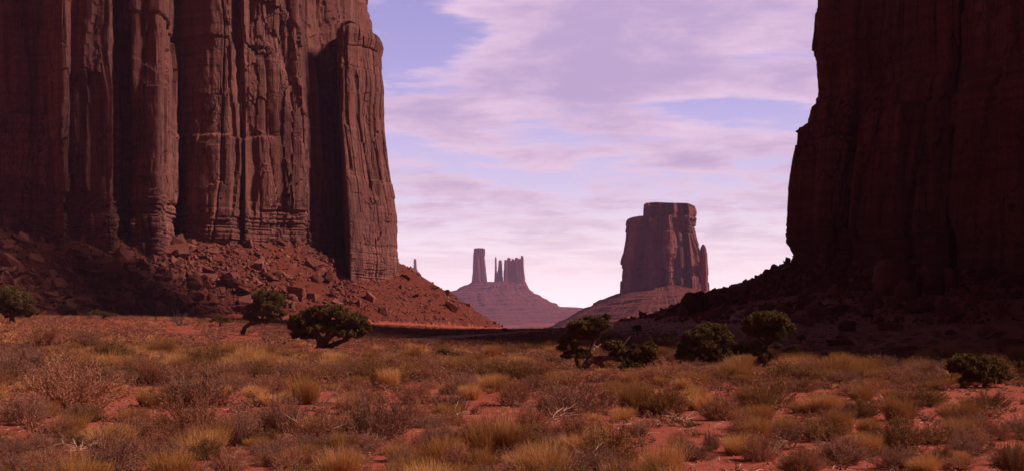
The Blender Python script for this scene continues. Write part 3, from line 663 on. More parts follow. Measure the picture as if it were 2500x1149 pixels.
def build_plants():
    rng = np.random.default_rng(8); PL = []
    TB = [(*ground_hit(a, b)[:2], c) for a, b, c in ((790, 850, 3.0), (595, 817, 2.0), (1450, 903, 2.5), (1590, 900, 1.5), (1735, 890, 1.4), (1866, 896, 1.2), (2400, 945, 1.2), (440, 795, 2.0))]
    for px, py, w, h, kind in FG:
        x, y, z = ground_hit(px, py); r = w / F * y / 2; PL.append((x, y, z, r, h / F * y, 'grey' if kind == 'brown' and len(PL) % 5 in (1, 3) else kind, 10.0))
    fgx = np.array([(p[0], p[1], p[3]) for p in PL])
    ly = 17.0
    while ly < 335:
        cell = 0.75 if ly < 42 else (0.85 if ly < 75 else (1.2 if ly < 130 else (1.3 if ly < 210 else 1.5)))
        half = 0.445 * ly + 3
        xs = np.arange(-half, half, cell); xs = xs + rng.uniform(-.5, .5, len(xs)) * cell; ys = ly + rng.uniform(-.5, .5, len(xs)) * cell
        hb = hbase(xs, ys); hg = hground(xs, ys)
        nz = fbm(xs / 9, ys / 9, 201, 3); nk = fbm(xs / 14, ys / 10, 202, 3)
        for x, y, b, g, q, qk in zip(xs, ys, hb, hg, nz, nk):
            steep = (g - b) > 0.7
            right = smst(6, 24, x) * smst(62, 95, y)
            p = (0.42 + 0.6 * q) if y < 42 else (0.95 + 0.45 * q)
            if y < 48 and len(fgx):
                if np.min(np.hypot(fgx[:, 0] - x, fgx[:, 1] - y) - fgx[:, 2] * 0.75) < 0: continue
            p = p * (1 - 0.35 * right)
            if steep: p = 0.06 if g - b > 1.6 else 0.3
            if y > 85 and road_dist(x, y) < 3.2: continue
            if rng.uniform() > p: continue
            r = rng.uniform(.22, .50) if y < 48 else min(.9, (0.60 if y < 85 else 0.52) * math.exp(rng.normal() * .35))
            if y > 150: r *= 0.8
            if right > .3: r *= 1 - 0.5 * right
            if steep: r *= 0.6
            clear = any(abs(x - bx * y / by) < hw and by - 0.22 * by < y < by + 1.5 for bx, by, hw in TB)
            if clear: r *= 0.55
            u = rng.uniform() + 0.5 * qk
            if steep or right > .5: kind = 'green' if u < .55 else ('grey' if u < .85 else 'brown')
            elif y > 130 and x > -45: kind = 'brown' if u < .55 else ('grey' if u < .85 else 'green')
            else: kind = 'gold' if u > 1.0 else ('olive' if u > .84 else ('green' if u > .66 else ('grey' if u > .38 else 'brown')))
            if kind == 'gold' and x > 6 and y > 44 and rng.uniform() < .65: kind = 'grey' if rng.uniform() < .5 else 'olive'
            hh = r * (rng.uniform(.75, 1.1) if kind in ('gold', 'olive') else rng.uniform(.6, .95)) * (1 if y < 60 else .85)
            if clear: hh *= .6
            PL.append((x, y, g, r, hh, kind, 0.0))
        ly += cell
    PL.sort(key=lambda p: -(p[6] + p[3] / p[1]))
    gk = ('gold', 'olive')
    lab = {'brown': ('desert_shrub', 'shrub', 'reddish brown twiggy desert shrub growing on the open red sand', 'brown desert shrubs'),
           'grey': ('desert_shrub', 'shrub', 'dull grey brown desert shrub among the brown ones', 'grey desert shrubs'),
           'green': ('desert_shrub', 'shrub', 'dark green leafy desert shrub on the red plain', 'green desert shrubs'),
           'gold': ('grass_tuft', 'grass tuft', 'golden dry grass tuft on the red plain', 'golden grass tufts'),
           'olive': ('grass_tuft', 'grass tuft', 'upright olive green tuft of thin stems on the red plain', 'olive stem tufts')}
    protos = {}
    for kind in KC:
        for v in range(4):
            sd0 = 1000 + 10 * v + len(kind)
            if kind in gk: geo = grass_geo(sd0, 2000 if kind == 'gold' else 2100, 0.0058, .78 if kind == 'gold' else .66); mats = [M[kind]]
            else: geo = shrub_geo(sd0, 130, 18, 3, 0.0055, 0.014 if kind != 'green' else 0.017, 1.38); mats = [M['twig'], M[kind]]
            protos[kind, v] = (geo, mats, None)
    cnt = {'shrub': 0, 'grass tuft': 0}; rest = []; big = 0
    for i, (x, y, z, r, h, kind, pr) in enumerate(PL):
        name, cat, label, group = lab[kind]
        if cnt[cat] >= 298: rest.append((x, y, z, r, h, kind)); continue
        cnt[cat] += 1; v = i % 4
        geo, mats, ob = protos[kind, v]
        if ob is None:
            o = geo_obj(name, geo, mats); protos[kind, v] = (geo, mats, o)
        else:
            o = ob.copy(); COL.objects.link(o)
        set_xf(o, x, y, z, rng.uniform(0, 6.28), r, h / (0.92 if kind not in gk else 0.95))
        tag(o, label, cat, group)
    # the rest, too many to count: two masses
    for cat, ks, name, label in (('s', ('brown', 'grey', 'green'), 'shrubbery', 'low brown and green scrub spread over the plain'), ('g', gk, 'grass', 'small golden and olive grass spread over the plain')):
        VV = []; FF = []; MI = []; TT = []; n = 0
        for ki, kind in enumerate(ks):
            for lod in range(2):
                for v in range(3):
                    sel = [p for j, p in enumerate(rest) if p[5] == kind and (p[1] > 110) == (lod == 1) and j % 3 == v]
                    if not sel: continue
                    sd0 = 3000 + v * 7 + lod
                    if cat == 'g': V, Fc, mi = grass_geo(sd0, 240 if lod == 0 else 60, .018 if lod == 0 else .045, .8)
                    else: V, Fc, mi = shrub_geo(sd0, 22 if lod == 0 else 10, 7 if lod == 0 else 4, 3 if lod == 0 else 2, .014, .045 if lod == 0 else .085, 1.4)
                    S = np.array([(p[0], p[1], p[2], p[3], p[4]) for p in sel]); m = len(S); a = rng.uniform(0, 6.28, m)
                    X = (V[None, :, 0] * np.cos(a)[:, None] - V[None, :, 1] * np.sin(a)[:, None]) * S[:, 3:4] + S[:, 0:1]
                    Y = (V[None, :, 0] * np.sin(a)[:, None] + V[None, :, 1] * np.cos(a)[:, None]) * S[:, 3:4] + S[:, 1:2]
                    Z = V[None, :, 2] * S[:, 4:5] + S[:, 2:3]
                    VV.append(np.stack([X, Y, Z], -1).reshape(-1, 3))
                    FF.append((Fc[None] + (np.arange(m) * len(V))[:, None, None]).reshape(-1, 4) + n); n += m * len(V)
                    MI.append(np.tile(np.where(mi == 1, 1 + ki, 0) if cat == 's' else mi * 0 + ki, m)); TT.append(np.repeat(rng.uniform(0, 1, m), len(Fc)))
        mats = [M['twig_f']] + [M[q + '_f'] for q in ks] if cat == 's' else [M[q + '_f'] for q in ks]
        o = mesh_np(name, np.concatenate(VV), np.concatenate(FF), mats, midx=np.concatenate(MI), tint=np.concatenate(TT), loc=(0, 100, 0))
        tag(o, label, kind='stuff')
        print(name, len(o.data.polygons))
    print('plants', len(PL), cnt, len(rest))
build_plants()

# ------------------------------------------------------------------ dry branches and litter
def tube(pts, rad, sides=6, rng=None, bumpy=0.0):
    P = np.array(pts, float); R = np.array(rad, float); n = len(P)
    T = np.gradient(P, axis=0); T /= np.linalg.norm(T, axis=1, keepdims=True) + 1e-9
    ref = np.array([0.3, 1.0, 0.2]) if abs(T[0, 1]) < .8 else np.array([1.0, 0, 0.1])
    A = np.cross(T, ref); A /= np.linalg.norm(A, axis=1, keepdims=True); B = np.cross(T, A)
    th = np.linspace(0, 2 * math.pi, sides, endpoint=False)
    rr = R[:, None] * (1 + (bumpy * rng.uniform(-1, 1, (n, sides)) if rng is not None else 0))
    V = P[:, None] + (A[:, None] * np.cos(th)[None, :, None] + B[:, None] * np.sin(th)[None, :, None]) * rr[..., None]
    return V.reshape(-1, 3), grid_faces(n, sides, wrap=True)
def bez(P, n):
    """smooth curve through control points"""
    P = np.array(P, float); t = np.linspace(0, len(P) - 1, n); i = np.clip(np.floor(t).astype(int), 0, len(P) - 2); f = (t - i)[:, None]
    p0 = P[np.maximum(i - 1, 0)]; p1 = P[i]; p2 = P[i + 1]; p3 = P[np.minimum(i + 2, len(P) - 1)]
    return 0.5 * (2 * p1 + (p2 - p0) * f + (2 * p0 - 5 * p1 + 4 * p2 - p3) * f * f + (3 * p1 - p0 - 3 * p2 + p3) * f ** 3)
def dead_geo(seed, n, flat, L=1.0, rad=0.016):
    """a spray of bleached curved sticks forking from one root, unit size"""
    rng = np.random.default_rng(seed); a = Acc()
    for i in range(n):
        az = rng.uniform(0, 6.28); up = rng.uniform(.15, .8) if flat else rng.uniform(.5, 1.3)
        d = np.array([math.cos(az), math.sin(az), up]); d /= np.linalg.norm(d); l = L * rng.uniform(.5, 1.1)
        p = [np.array([rng.uniform(-.1, .1), rng.uniform(-.1, .1), 0.0])]
        for j in range(4):
            d = d + rng.normal(size=3) * .28 + np.array([0, 0, -.16 if flat else .02]); d /= np.linalg.norm(d); q = p[-1] + d * l / 4; q[2] = max(q[2], .02); p.append(q)
        V, Fc = tube(bez(p, 9), np.linspace(rad, rad * .35, 9), 5, rng, .15); a.add(V, Fc, 0)
        for b in range(2):
            k = rng.integers(1, 4); dd = rng.normal(size=3); dd[2] = abs(dd[2]) * .6; dd = dd / np.linalg.norm(dd) * .6 + d * .6
            q = [p[k], p[k] + dd * l * .18, p[k] + dd * l * .34 + rng.normal(size=3) * .03]
            for e in q: e[2] = max(e[2], .015)
            V, Fc = tube(bez(q, 5), np.linspace(rad * .6, rad * .25, 5), 4, rng, .1); a.add(V, Fc, 0)
    return a.out()
DEAD = [(725, 985, 50, 'u', 'pale bleached spray of sticks standing beside the olive tuft'), (195, 960, 110, 'f', ''), (245, 955, 70, 'u', ''), (205, 995, 110, 'f', ''), (200, 1105, 95, 'f', ''), (575, 1140, 85, 'u', ''),
        (690, 1078, 80, 'f', ''), (780, 1075, 150, 'f', ''), (535, 920, 50, 'f', ''), (520, 965, 55, 'f', ''), (450, 955, 70, 'u', ''), (815, 965, 45, 'u', ''), (1110, 1025, 100, 'f', ''), (1120, 995, 50, 'u', ''), (1370, 1005, 70, 'u', ''),
        (1340, 1035, 120, 'f', ''), (1400, 1135, 130, 'f', ''), (1420, 1110, 80, 'u', ''), (1890, 1105, 60, 'u', ''), (1840, 1045, 80, 'f', ''), (1970, 1002, 40, 'u', ''), (1670, 1030, 70, 'f', ''), (1085, 1105, 60, 'f', ''),
        (1005, 875, 50, 'f', ''), (975, 870, 40, 'f', ''), (1930, 1120, 60, 'f', ''), (1545, 1040, 60, 'f', ''), (1110, 895, 28, 'u', ''), (1390, 925, 30, 'u', ''), (60, 1010, 60, 'f', ''), (1640, 1110, 70, 'f', ''), (2150, 1110, 60, 'f', ''), (2400, 1120, 50, 'f', '')]
def build_dead():
    rng = np.random.default_rng(77); pr = {}
    for i, (px, py, w, kd, lb) in enumerate(DEAD):
        x, y, z = ground_hit(px, py); v = i % 3
        if (kd, v) not in pr:
            o = geo_obj('dead_branch', dead_geo(600 + v + (50 if kd == 'u' else 0), 10 if kd == 'f' else 12, kd == 'f', 1.0, 0.0125), [M['straw']]); pr[kd, v] = o
        else: o = pr[kd, v].copy(); COL.objects.link(o)
        s = w / F * y / 1.15; set_xf(o, x, y - 0.35 * s, z + (0.01 if kd == 'u' else 0.10 * s), rng.uniform(0, 6.28), s, s)
        tag(o, lb or ('bleached dry branch lying spread on the red sand among shrubs' if kd == 'f' else 'bleached dry twigs standing upright among the shrubs'), 'dead branch',
            'dry branches lying on the sand' if kd == 'f' else 'dry twigs standing among shrubs')
    # straw and small stones strewn over the near sand
    n = 5200; y = 16 + 60 * rng.uniform(0, 1, n) ** 1.6; x = rng.uniform(-1, 1, n) * (0.43 * y + 1); a = rng.uniform(0, 3.14, n); L = rng.uniform(.05, .30, n)
    A = np.stack([x, y, hground(x, y) + .015], 1); x2 = x + np.cos(a) * L; y2 = y + np.sin(a) * L; B = np.stack([x2, y2, hground(x2, y2) + rng.uniform(.01, .07, n)], 1)
    V, Fc = strands(A, B, .006, .003, rng.normal(size=(n, 3)) * .15 + np.array([0, 0, .2]), rng, 2)
    m = 7000; gy = 15 + 55 * rng.uniform(0, 1, m) ** 1.7; gx = rng.uniform(-1, 1, m) * (0.43 * gy + 1); gs = .012 + .035 * rng.uniform(0, 1, m) ** 3
    oc = np.array([[1, 0, 0], [0, 1, 0], [-1, 0, 0], [0, -1, 0], [0, 0, .8], [0, 0, -.6]], float); of = np.array([[0, 1, 4], [1, 2, 4], [2, 3, 4], [3, 0, 4], [1, 0, 5], [2, 1, 5], [3, 2, 5], [0, 3, 5]])
    GV = (oc[None] * rng.uniform(.5, 1.3, (m, 6, 3)) * gs[:, None, None]) + np.stack([gx, gy, hground(gx, gy) + gs * .35], 1)[:, None]
    tag(mesh_np('gravel', GV.reshape(-1, 3), (of[None] + (np.arange(m) * 6)[:, None, None]).reshape(-1, 3), M['pebble'], loc=(0, 30, 0), tint=np.repeat(rng.uniform(0, 1, m), 8)), 'small pebbles strewn over the red sand', kind='stuff')
    o = mesh_np('straw_litter', V, Fc, M['straw'], loc=(0, 30, 0)); tag(o, 'dry straw and twig bits strewn on the red sand', kind='stuff')
build_dead()

# ------------------------------------------------------------------ rocks
def rock_mesh(name, seed, kind):
    rng = np.random.default_rng(seed); bm = bmesh.new()
    if kind == 'round':
        bmesh.ops.create_icosphere(bm, subdivisions=4, radius=0.5)
        for v in bm.verts:
            p = np.array(v.co); q = np.sign(p) * np.abs(p * 2) ** 0.8 / 2
            n = fbm(q[0] * 1.6 + seed, q[1] * 1.6 + q[2] * 2.1, seed, 3) * .13 + fbm(q[0] * 6 + q[1] * 4, q[2] * 7, seed + 1, 3) * .03
            cr = abs(float(fbm(q[0] * 1.3 + q[2], q[1] * 1.3, seed + 4, 2))); n -= .09 * math.exp(-(cr / .035) ** 2)
            v.co = Vector(q * (1 + 2 * n))
    else:
        k = 16 if kind == 'block' else 18
        P = rng.uniform(-.5, .5, (k, 3)); P = np.sign(P) * (np.abs(P) * 2) ** .55 / 2
        if kind == 'slab': P[:, 2] *= rng.uniform(.28, .45)
        sk = rng.uniform(-.3, .3, 2); P[:, 0] += sk[0] * P[:, 2]; P[:, 1] += sk[1] * P[:, 2]
        vs = [bm.verts.new(p) for p in P]
        r = bmesh.ops.convex_hull(bm, input=vs); bmesh.ops.delete(bm, geom=[g for g in r['geom_interior'] if isinstance(g, bmesh.types.BMVert)], context='VERTS')
        bmesh.ops.dissolve_limit(bm, angle_limit=math.radians(14), verts=bm.verts, edges=bm.edges)
        bmesh.ops.bevel(bm, geom=list(bm.edges), offset=0.035, segments=2, affect='EDGES', profile=.6, clamp_overlap=True)
        bmesh.ops.triangulate(bm, faces=bm.faces)
        bmesh.ops.subdivide_edges(bm, edges=[e for e in bm.edges if e.calc_length() > .16], cuts=2, use_grid_fill=True); bmesh.ops.triangulate(bm, faces=bm.faces)
        for v in bm.verts:
            p = v.co
            n = float(fbm(p.x * 5 + seed, p.y * 5 + p.z * 6, seed, 3)) * .035
            if kind == 'layer':
                f = (p.z * 6) % 1.0; n -= .05 * math.exp(-((min(f, 1 - f)) / .12) ** 2)
            v.co = p * (1 + n * 1.6)
    me = bpy.data.meshes.new(name); bm.to_mesh(me); bm.free(); me.materials.append(M['boulder'])
    if kind == 'round': me.polygons.foreach_set('use_smooth', np.ones(len(me.polygons), bool))
    return me
KIND = ['block', 'slab', 'layer', 'round']
RM = {k: [rock_mesh('boulder', 300 + 20 * j + i, k) for i in range(5)] for j, k in enumerate(KIND)}
# named rocks: centre column and row, width, height, kind, turn (deg about the view axis), label
ROCKS = [(425, 614, 62, 36, 'block', 8, 'largest pale flat-faced boulder high on the left rubble slope'), (437, 590, 30, 34, 'block', 35, 'dark wedge boulder leaning behind the large pale boulder'), (463, 602, 16, 30, 'slab', 70, 'thin upright slab leaning on the large pale boulder'), (402, 585, 30, 16, 'slab', -40, 'thin tilted slab left of the dark wedge boulder'),
         (372, 630, 24, 24, 'block', 0, 'small reddish block just left of the large pale boulder'), (272, 655, 42, 38, 'block', 30, 'tilted square boulder casting a dark hollow on the left slope'), (326, 678, 38, 32, 'layer', 40, 'rounded banded boulder below the tilted square one'), (314, 699, 28, 18, 'slab', 0, 'flat boulder under the banded boulder'),
         (28, 641, 60, 34, 'slab', -30, 'long sloping slab above the juniper at the left edge'), (60, 578, 32, 22, 'slab', -25, 'pale flat slab near the cliff foot at far left'), (70, 597, 24, 14, 'slab', 0, 'small flat slab below the pale far left slab'), (118, 690, 30, 28, 'block', -20, 'upright block beside the left edge juniper'), (124, 717, 38, 17, 'slab', 0, 'flat boulder below the upright block by the left juniper'),
         (262, 726, 46, 16, 'slab', 2, 'long low slab at the foot of the left slope'), (230, 739, 30, 14, 'slab', 0, 'dark low rock left of the long low slab'), (472, 690, 38, 40, 'round', 30, 'large egg-shaped boulder at the lower middle of the left slope'), (481, 724, 30, 26, 'layer', 40, 'striped tilted boulder under the egg-shaped one'), (505, 697, 20, 24, 'block', 30, 'narrow block right of the egg-shaped boulder'),
         (561, 691, 68, 25, 'layer', 3, 'long pale ledge-like boulder below a dark block'), (558, 672, 40, 22, 'block', 5, 'dark square block above the long pale boulder'), (606, 735, 40, 34, 'block', 15, 'pale split boulder just left of the leaning juniper'), (590, 752, 34, 18, 'slab', 0, 'flat rock under the pale split boulder'),
         (722, 715, 50, 30, 'block', -10, 'dark broad boulder behind the big juniper'), (711, 728, 28, 20, 'round', 0, 'small rounded boulder in front of the dark broad boulder'), (762, 722, 34, 24, 'block', -12, 'pale pointed boulder right of the dark broad boulder'), (766, 644, 36, 24, 'block', -30, 'ridge boulder high up near the pillar foot'), (773, 679, 30, 22, 'slab', -40, 'dark sloping slab on the rubble ridge'),
         (806, 636, 18, 12, 'block', 0, 'small block against the pillar foot'), (905, 725, 30, 20, 'slab', -35, 'dark sloping slab low on the right end of the rubble'), (935, 757, 24, 22, 'block', 0, 'lone block on the bare red slope beside the ledge'), (1104, 748, 40, 22, 'slab', -35, 'boulder breaking the skyline of the left slope'), (1136, 770, 20, 12, 'block', -20, 'small boulder on the skyline lower down the left slope'),
         (1231, 805, 14, 10, 'block', 0, 'single rock on the flat past the end of the left slope'), (228, 574, 20, 18, 'block', 0, 'dark cube boulder near the cliff foot'), (205, 581, 15, 18, 'block', 0, 'dark narrow block left of the dark cube boulder'),
         (1690, 742, 50, 58, 'round', 0, 'rounded knob of rock on the right slope in front of the distant butte'), (1714, 738, 34, 46, 'round', 15, 'rounded lobe on the right flank of the rock knob'), (1672, 752, 26, 40, 'round', -15, 'rounded lobe on the left flank of the rock knob'), (1619, 768, 26, 15, 'slab', 25, 'tilted slab at the left end of the right slope'),
         (1748, 722, 30, 10, 'slab', 22, 'thin slab on the skyline right of the rock knob'), (1750, 775, 22, 14, 'round', 0, 'low rounded rock below the rock knob'), (1721, 774, 20, 11, 'round', 0, 'small rounded rock left of the low rounded rock'), (1960, 783, 42, 18, 'block', 0, 'flat-topped boulder right of the tall juniper'), (1976, 790, 22, 16, 'round', 30, 'small boulder in front of the flat-topped one'),
         (1998, 762, 60, 32, 'layer', -10, 'broad low outcrop behind the flat-topped boulder'), (2070, 796, 40, 28, 'round', 5, 'rounded boulder in the middle of the dark right slope'), (2052, 834, 56, 20, 'layer', 3, 'layered flat rock on the plain below the right slope'), (2056, 823, 34, 10, 'slab', 0, 'flat cap stone resting on the layered rock'), (2030, 840, 26, 8, 'slab', 20, 'thin flake leaning on the layered rock'),
         (2186, 678, 86, 100, 'round', -5, 'tallest rounded boulder standing at the dark cliff foot'), (2215, 712, 52, 52, 'round', 0, 'split-off round boulder at the foot of the tallest one'), (2240, 708, 22, 36, 'round', 0, 'small egg-shaped boulder beside the split-off one'), (2284, 690, 46, 72, 'round', 5, 'tall rounded boulder right of the tallest one'), (2322, 690, 28, 56, 'round', -8, 'narrow rounded boulder squeezed at the right of the pair'),
         (2248, 748, 64, 36, 'round', 0, 'wide cracked boulder below the tallest one'), (2306, 752, 32, 46, 'round', 0, 'banded boulder below the tall rounded pair'), (2338, 756, 34, 14, 'round', -15, 'low boulder right of the banded boulder'), (2398, 718, 50, 26, 'slab', -35, 'long sloping slab at far right of the boulder pile'), (2375, 728, 32, 30, 'block', 0, 'dark block under the long sloping slab'),
         (2162, 796, 34, 24, 'round', 0, 'rounded rock in a row on the right slope'), (2194, 798, 24, 18, 'round', 0, 'smaller rounded rock at the right of the row'), (2322, 812, 24, 12, 'round', -10, 'pale oval rock on the right slope'), (2420, 812, 52, 26, 'round', -12, 'smooth domed rock under a long narrow slab'), (2408, 824, 62, 8, 'slab', 32, 'long narrow slab leaning on the domed rock'),
         (2480, 842, 80, 36, 'round', 0, 'broad dark boulder at the right edge'), (2210, 850, 56, 14, 'round', 5, 'low rock on the flat in front of the right slope'), (2440, 750, 40, 36, 'block', 20, 'dark block far right below the cliff')]
def build_rocks():
    rng = np.random.default_rng(55)
    for i, (px, py, w, h, kind, turn, label) in enumerate(ROCKS):
        x, y, z = ground_hit(px, py + h * 0.40); s = y / F
        o = bpy.data.objects.new('boulder', RM[kind][i % 5]); COL.objects.link(o)
        dep = 0.5 * (w + h) * s * rng.uniform(.7, 1.0)
        o.location = (x, y + dep * .15, CAMZ + (HY - py) * s); o.rotation_euler = (rng.uniform(-.15, .15), math.radians(-turn), rng.uniform(-.35, .35))
        sz = 2.2 if kind == 'slab' else 1.0
        o.scale = (w * s * 1.06, dep, h * s * 1.08 * sz)
        tag(o, label, 'boulder')
    # loose boulders over both slopes
    C = []
    N = 210000
    az = rng.uniform(-.43, .43, N); y = rng.uniform(115, 395, N); x = az * y
    hb = hbase(x, y); hg = hground(x, y); t = hg - hb
    gx = (hground(x + .6, y) - hground(x - .6, y)) / 1.2; gy = (hground(x, y + .6) - hground(x, y - .6)) / 1.2
    left = x < 8
    ok = (t > 0.8) & (np.hypot(gx, gy) > .1) & (t < 27)
    ok |= (x > 14) & (y > 120) & (hb > 2.0) & (rng.uniform(0, 1, N) < .10) & (t <= 0.8)
    ok &= ~(inside(x, y, LEFT_POLY) | inside(x, y, RIGHT_POLY))
    pxx = CX + x / y * F
    dens = np.where(left, np.where(pxx < 880, 1.0, 0.5) * (0.75 + .9 * fbm(x / 9, y / 9, 301, 2)), 0.55 + .6 * fbm(x / 8, y / 12, 302, 2))
    ok &= rng.uniform(0, 1, N) < dens
    s = 0.46 * (rng.uniform(0.0006, 1, N)) ** -0.36
    s = np.minimum(s, 3.6) * np.where(left, np.where(pxx < 880, 1, .72), .8)
    idx = np.where(ok)[0]; idx = idx[np.argsort(-(s / y)[idx])]
    nb = 300 - len(ROCKS) - 2
    for q, i in enumerate(idx[:nb]):
        kind = ('block', 'slab', 'block', 'layer', 'slab')[q % 5] if left[i] else ('round', 'block', 'slab')[q % 3]
        o = bpy.data.objects.new('boulder', RM[kind][q % 5]); COL.objects.link(o)
        sc = s[i] * np.array([rng.uniform(.8, 1.5), rng.uniform(.7, 1.2), rng.uniform(.6, 1.1)])
        o.location = (x[i], y[i], hg[i] + sc[2] * .18); o.rotation_euler = (rng.uniform(-.5, .5), rng.uniform(-.5, .5), rng.uniform(0, 6.28)); o.scale = sc
        tag(o, 'loose reddish boulder among the rubble of the left slope' if left[i] else 'loose dark boulder on the shaded right slope', 'boulder', 'loose boulders of the left slope' if left[i] else 'loose boulders of the right slope')
    rest = idx[nb:]
    VV = []; FF = []; TT = []; n = 0
    for v in range(6):
        sel = rest[v::6]; bm = bmesh.new(); r2 = np.random.default_rng(900 + v); P = r2.uniform(-.5, .5, (11, 3)); P = np.sign(P) * (np.abs(P) * 2) ** .6 / 2
        vs = [bm.verts.new(p) for p in P]; g = bmesh.ops.convex_hull(bm, input=vs); bmesh.ops.delete(bm, geom=[e for e in g['geom_interior'] if isinstance(e, bmesh.types.BMVert)], context='VERTS')
        bm.verts.index_update(); V = np.array([e.co[:] for e in bm.verts]); Fc = np.array([[e.index for e in f.verts] for f in bm.faces]); bm.free()
        m = len(sel); Q = rng.normal(size=(m, 4)); Q /= np.linalg.norm(Q, axis=1, keepdims=True); Q[:, 0] += 1.5; Q /= np.linalg.norm(Q, axis=1, keepdims=True); a, b, c, d = Q.T
        R = np.stack([1 - 2 * (c * c + d * d), 2 * (b * c - a * d), 2 * (b * d + a * c), 2 * (b * c + a * d), 1 - 2 * (b * b + d * d), 2 * (c * d - a * b), 2 * (b * d - a * c), 2 * (c * d + a * b), 1 - 2 * (b * b + c * c)], -1).reshape(-1, 3, 3)
        sc = s[sel][:, None] * np.stack([rng.uniform(.8, 1.7, m), rng.uniform(.7, 1.3, m), rng.uniform(.45, 1, m)], 1)
        W = np.einsum('mij,mvj->mvi', R, V[None] * sc[:, None]) + np.stack([x[sel], y[sel], hg[sel] + .12 * s[sel]], 1)[:, None]
        VV.append(W.reshape(-1, 3)); TT.append(np.repeat(rng.uniform(0, 1, m), len(Fc))); FF.append((Fc[None] + (np.arange(m) * len(V))[:, None, None]).reshape(-1, 3) + n); n += m * len(V)
    o = mesh_np('rubble', np.concatenate(VV), np.concatenate(FF), M['rubble'], loc=(0, 250, 0), tint=np.concatenate(TT)); tag(o, 'small broken rock covering the slopes below the cliffs', kind='stuff')
    print('rocks', len(idx))
build_rocks()

# ------------------------------------------------------------------ junipers
def tree(name, label, cat, base, blobs, limbs, seed, dens=1.0, dead=(), group=None, leaf=0.085):
    """crown blobs (column, row, half width, half height) and limbs [(column, row, radius) ...], all at the tree's own distance"""
    rng = np.random.default_rng(seed); x0, y0, z0 = ground_hit(*base); s = y0 / F
    e = empty(name, (x0, y0, z0)); tag(e, label, cat, group)
    W = lambda px, py, dy=0.0: np.array([(px - CX) * s, y0 + dy, CAMZ + (HY - py) * s])
    a = Acc(); dacc = Acc(); joints = []
    for kk, (lm, dd) in enumerate([(l, False) for l in limbs] + [(l, True) for l in dead]):
        dy = 0 if kk == 0 else rng.uniform(-.5, .5) * 18 * s
        pts = [W(px, py, dy * i / max(1, len(lm) - 1)) for i, (px, py, r) in enumerate(lm)]; n = 5 * len(lm)
        P = bez(pts, n); R = np.interp(np.linspace(0, len(lm) - 1, n), np.arange(len(lm)), [r * s for _, _, r in lm])
        P = P + rng.normal(size=P.shape) * R[:, None] * .12; P[0][2] -= 2 * s if kk == 0 else 0
        V, Fc = tube(P, R, 9, rng, .14); (dacc if dd else a).add(V, Fc, 0)
        if not dd: joints += [(p, r) for p, r in zip(P[n // 3:], R[n // 3:])]
    LV = []; T = []
    JP = np.array([j[0] for j in joints]) if joints else np.array([[x0, y0, z0]])
    for bx, by, rx, ry in blobs:
        c = W(bx, by, rng.uniform(-.55, .55) * rx * s); rad = np.array([rx * s, (rx * .75 + ry * .25) * s, ry * s])
        j = JP[np.argmin(np.linalg.norm(JP - c, axis=1) + np.maximum(0, JP[:, 2] - c[2]) * 1.5)]
        q = bez([j, (j + c) / 2 + rng.normal(size=3) * rad * .15, c], 8); V, Fc = tube(q, np.linspace(2.0 * s, .8 * s, 8), 5, rng, .15); a.add(V, Fc, 0)
        area = rx * ry; m = int(max(14, 26 + area / 12)); d = unit(rng.normal(size=(m, 3))); d[:, 2] = np.where(d[:, 2] < -.35, -d[:, 2], d[:, 2])
        cen = c + d * rad * (rng.uniform(.15, 1.25, m) ** .6)[:, None]
        for cc in cen:
            V, Fc = tube(bez([c + (cc - c) * .15, (c + cc) / 2 + rng.normal(size=3) * rad * .07, cc], 5), np.linspace(.7 * s, .25 * s, 5), 4); a.add(V, Fc, 0)
        cr = rng.uniform(.13, .27, m) * min(rx, ry * 1.25) * s * 1.15
        k = int(110 * dens); ci = np.repeat(np.arange(m), k); u = unit(rng.normal(size=(m * k, 3))) * (rng.uniform(0, 1, m * k) ** .8 * 1.25)[:, None]
        P = cen[ci] + u * cr[ci][:, None] * np.array([1.15, 1.15, .85])
        LV.append(P); T.append(np.clip(rng.uniform(0, 1, m)[ci] * .42 + rng.uniform(0, .58, m * k), 0, 1))
    V, Fc, mi = a.out(); mesh_np('trunk', V, Fc, M['bark'], e)
    if dacc.n: V, Fc, mi = dacc.out(); mesh_np('dead_limb', V, Fc, M['deadwood'], e)
    P = np.concatenate(LV); V, Fc = quads(P, leaf * .68, rng, 1.9)
    mesh_np('crown', V, Fc, M['juniper'], e, tint=np.concatenate(T))
    return e
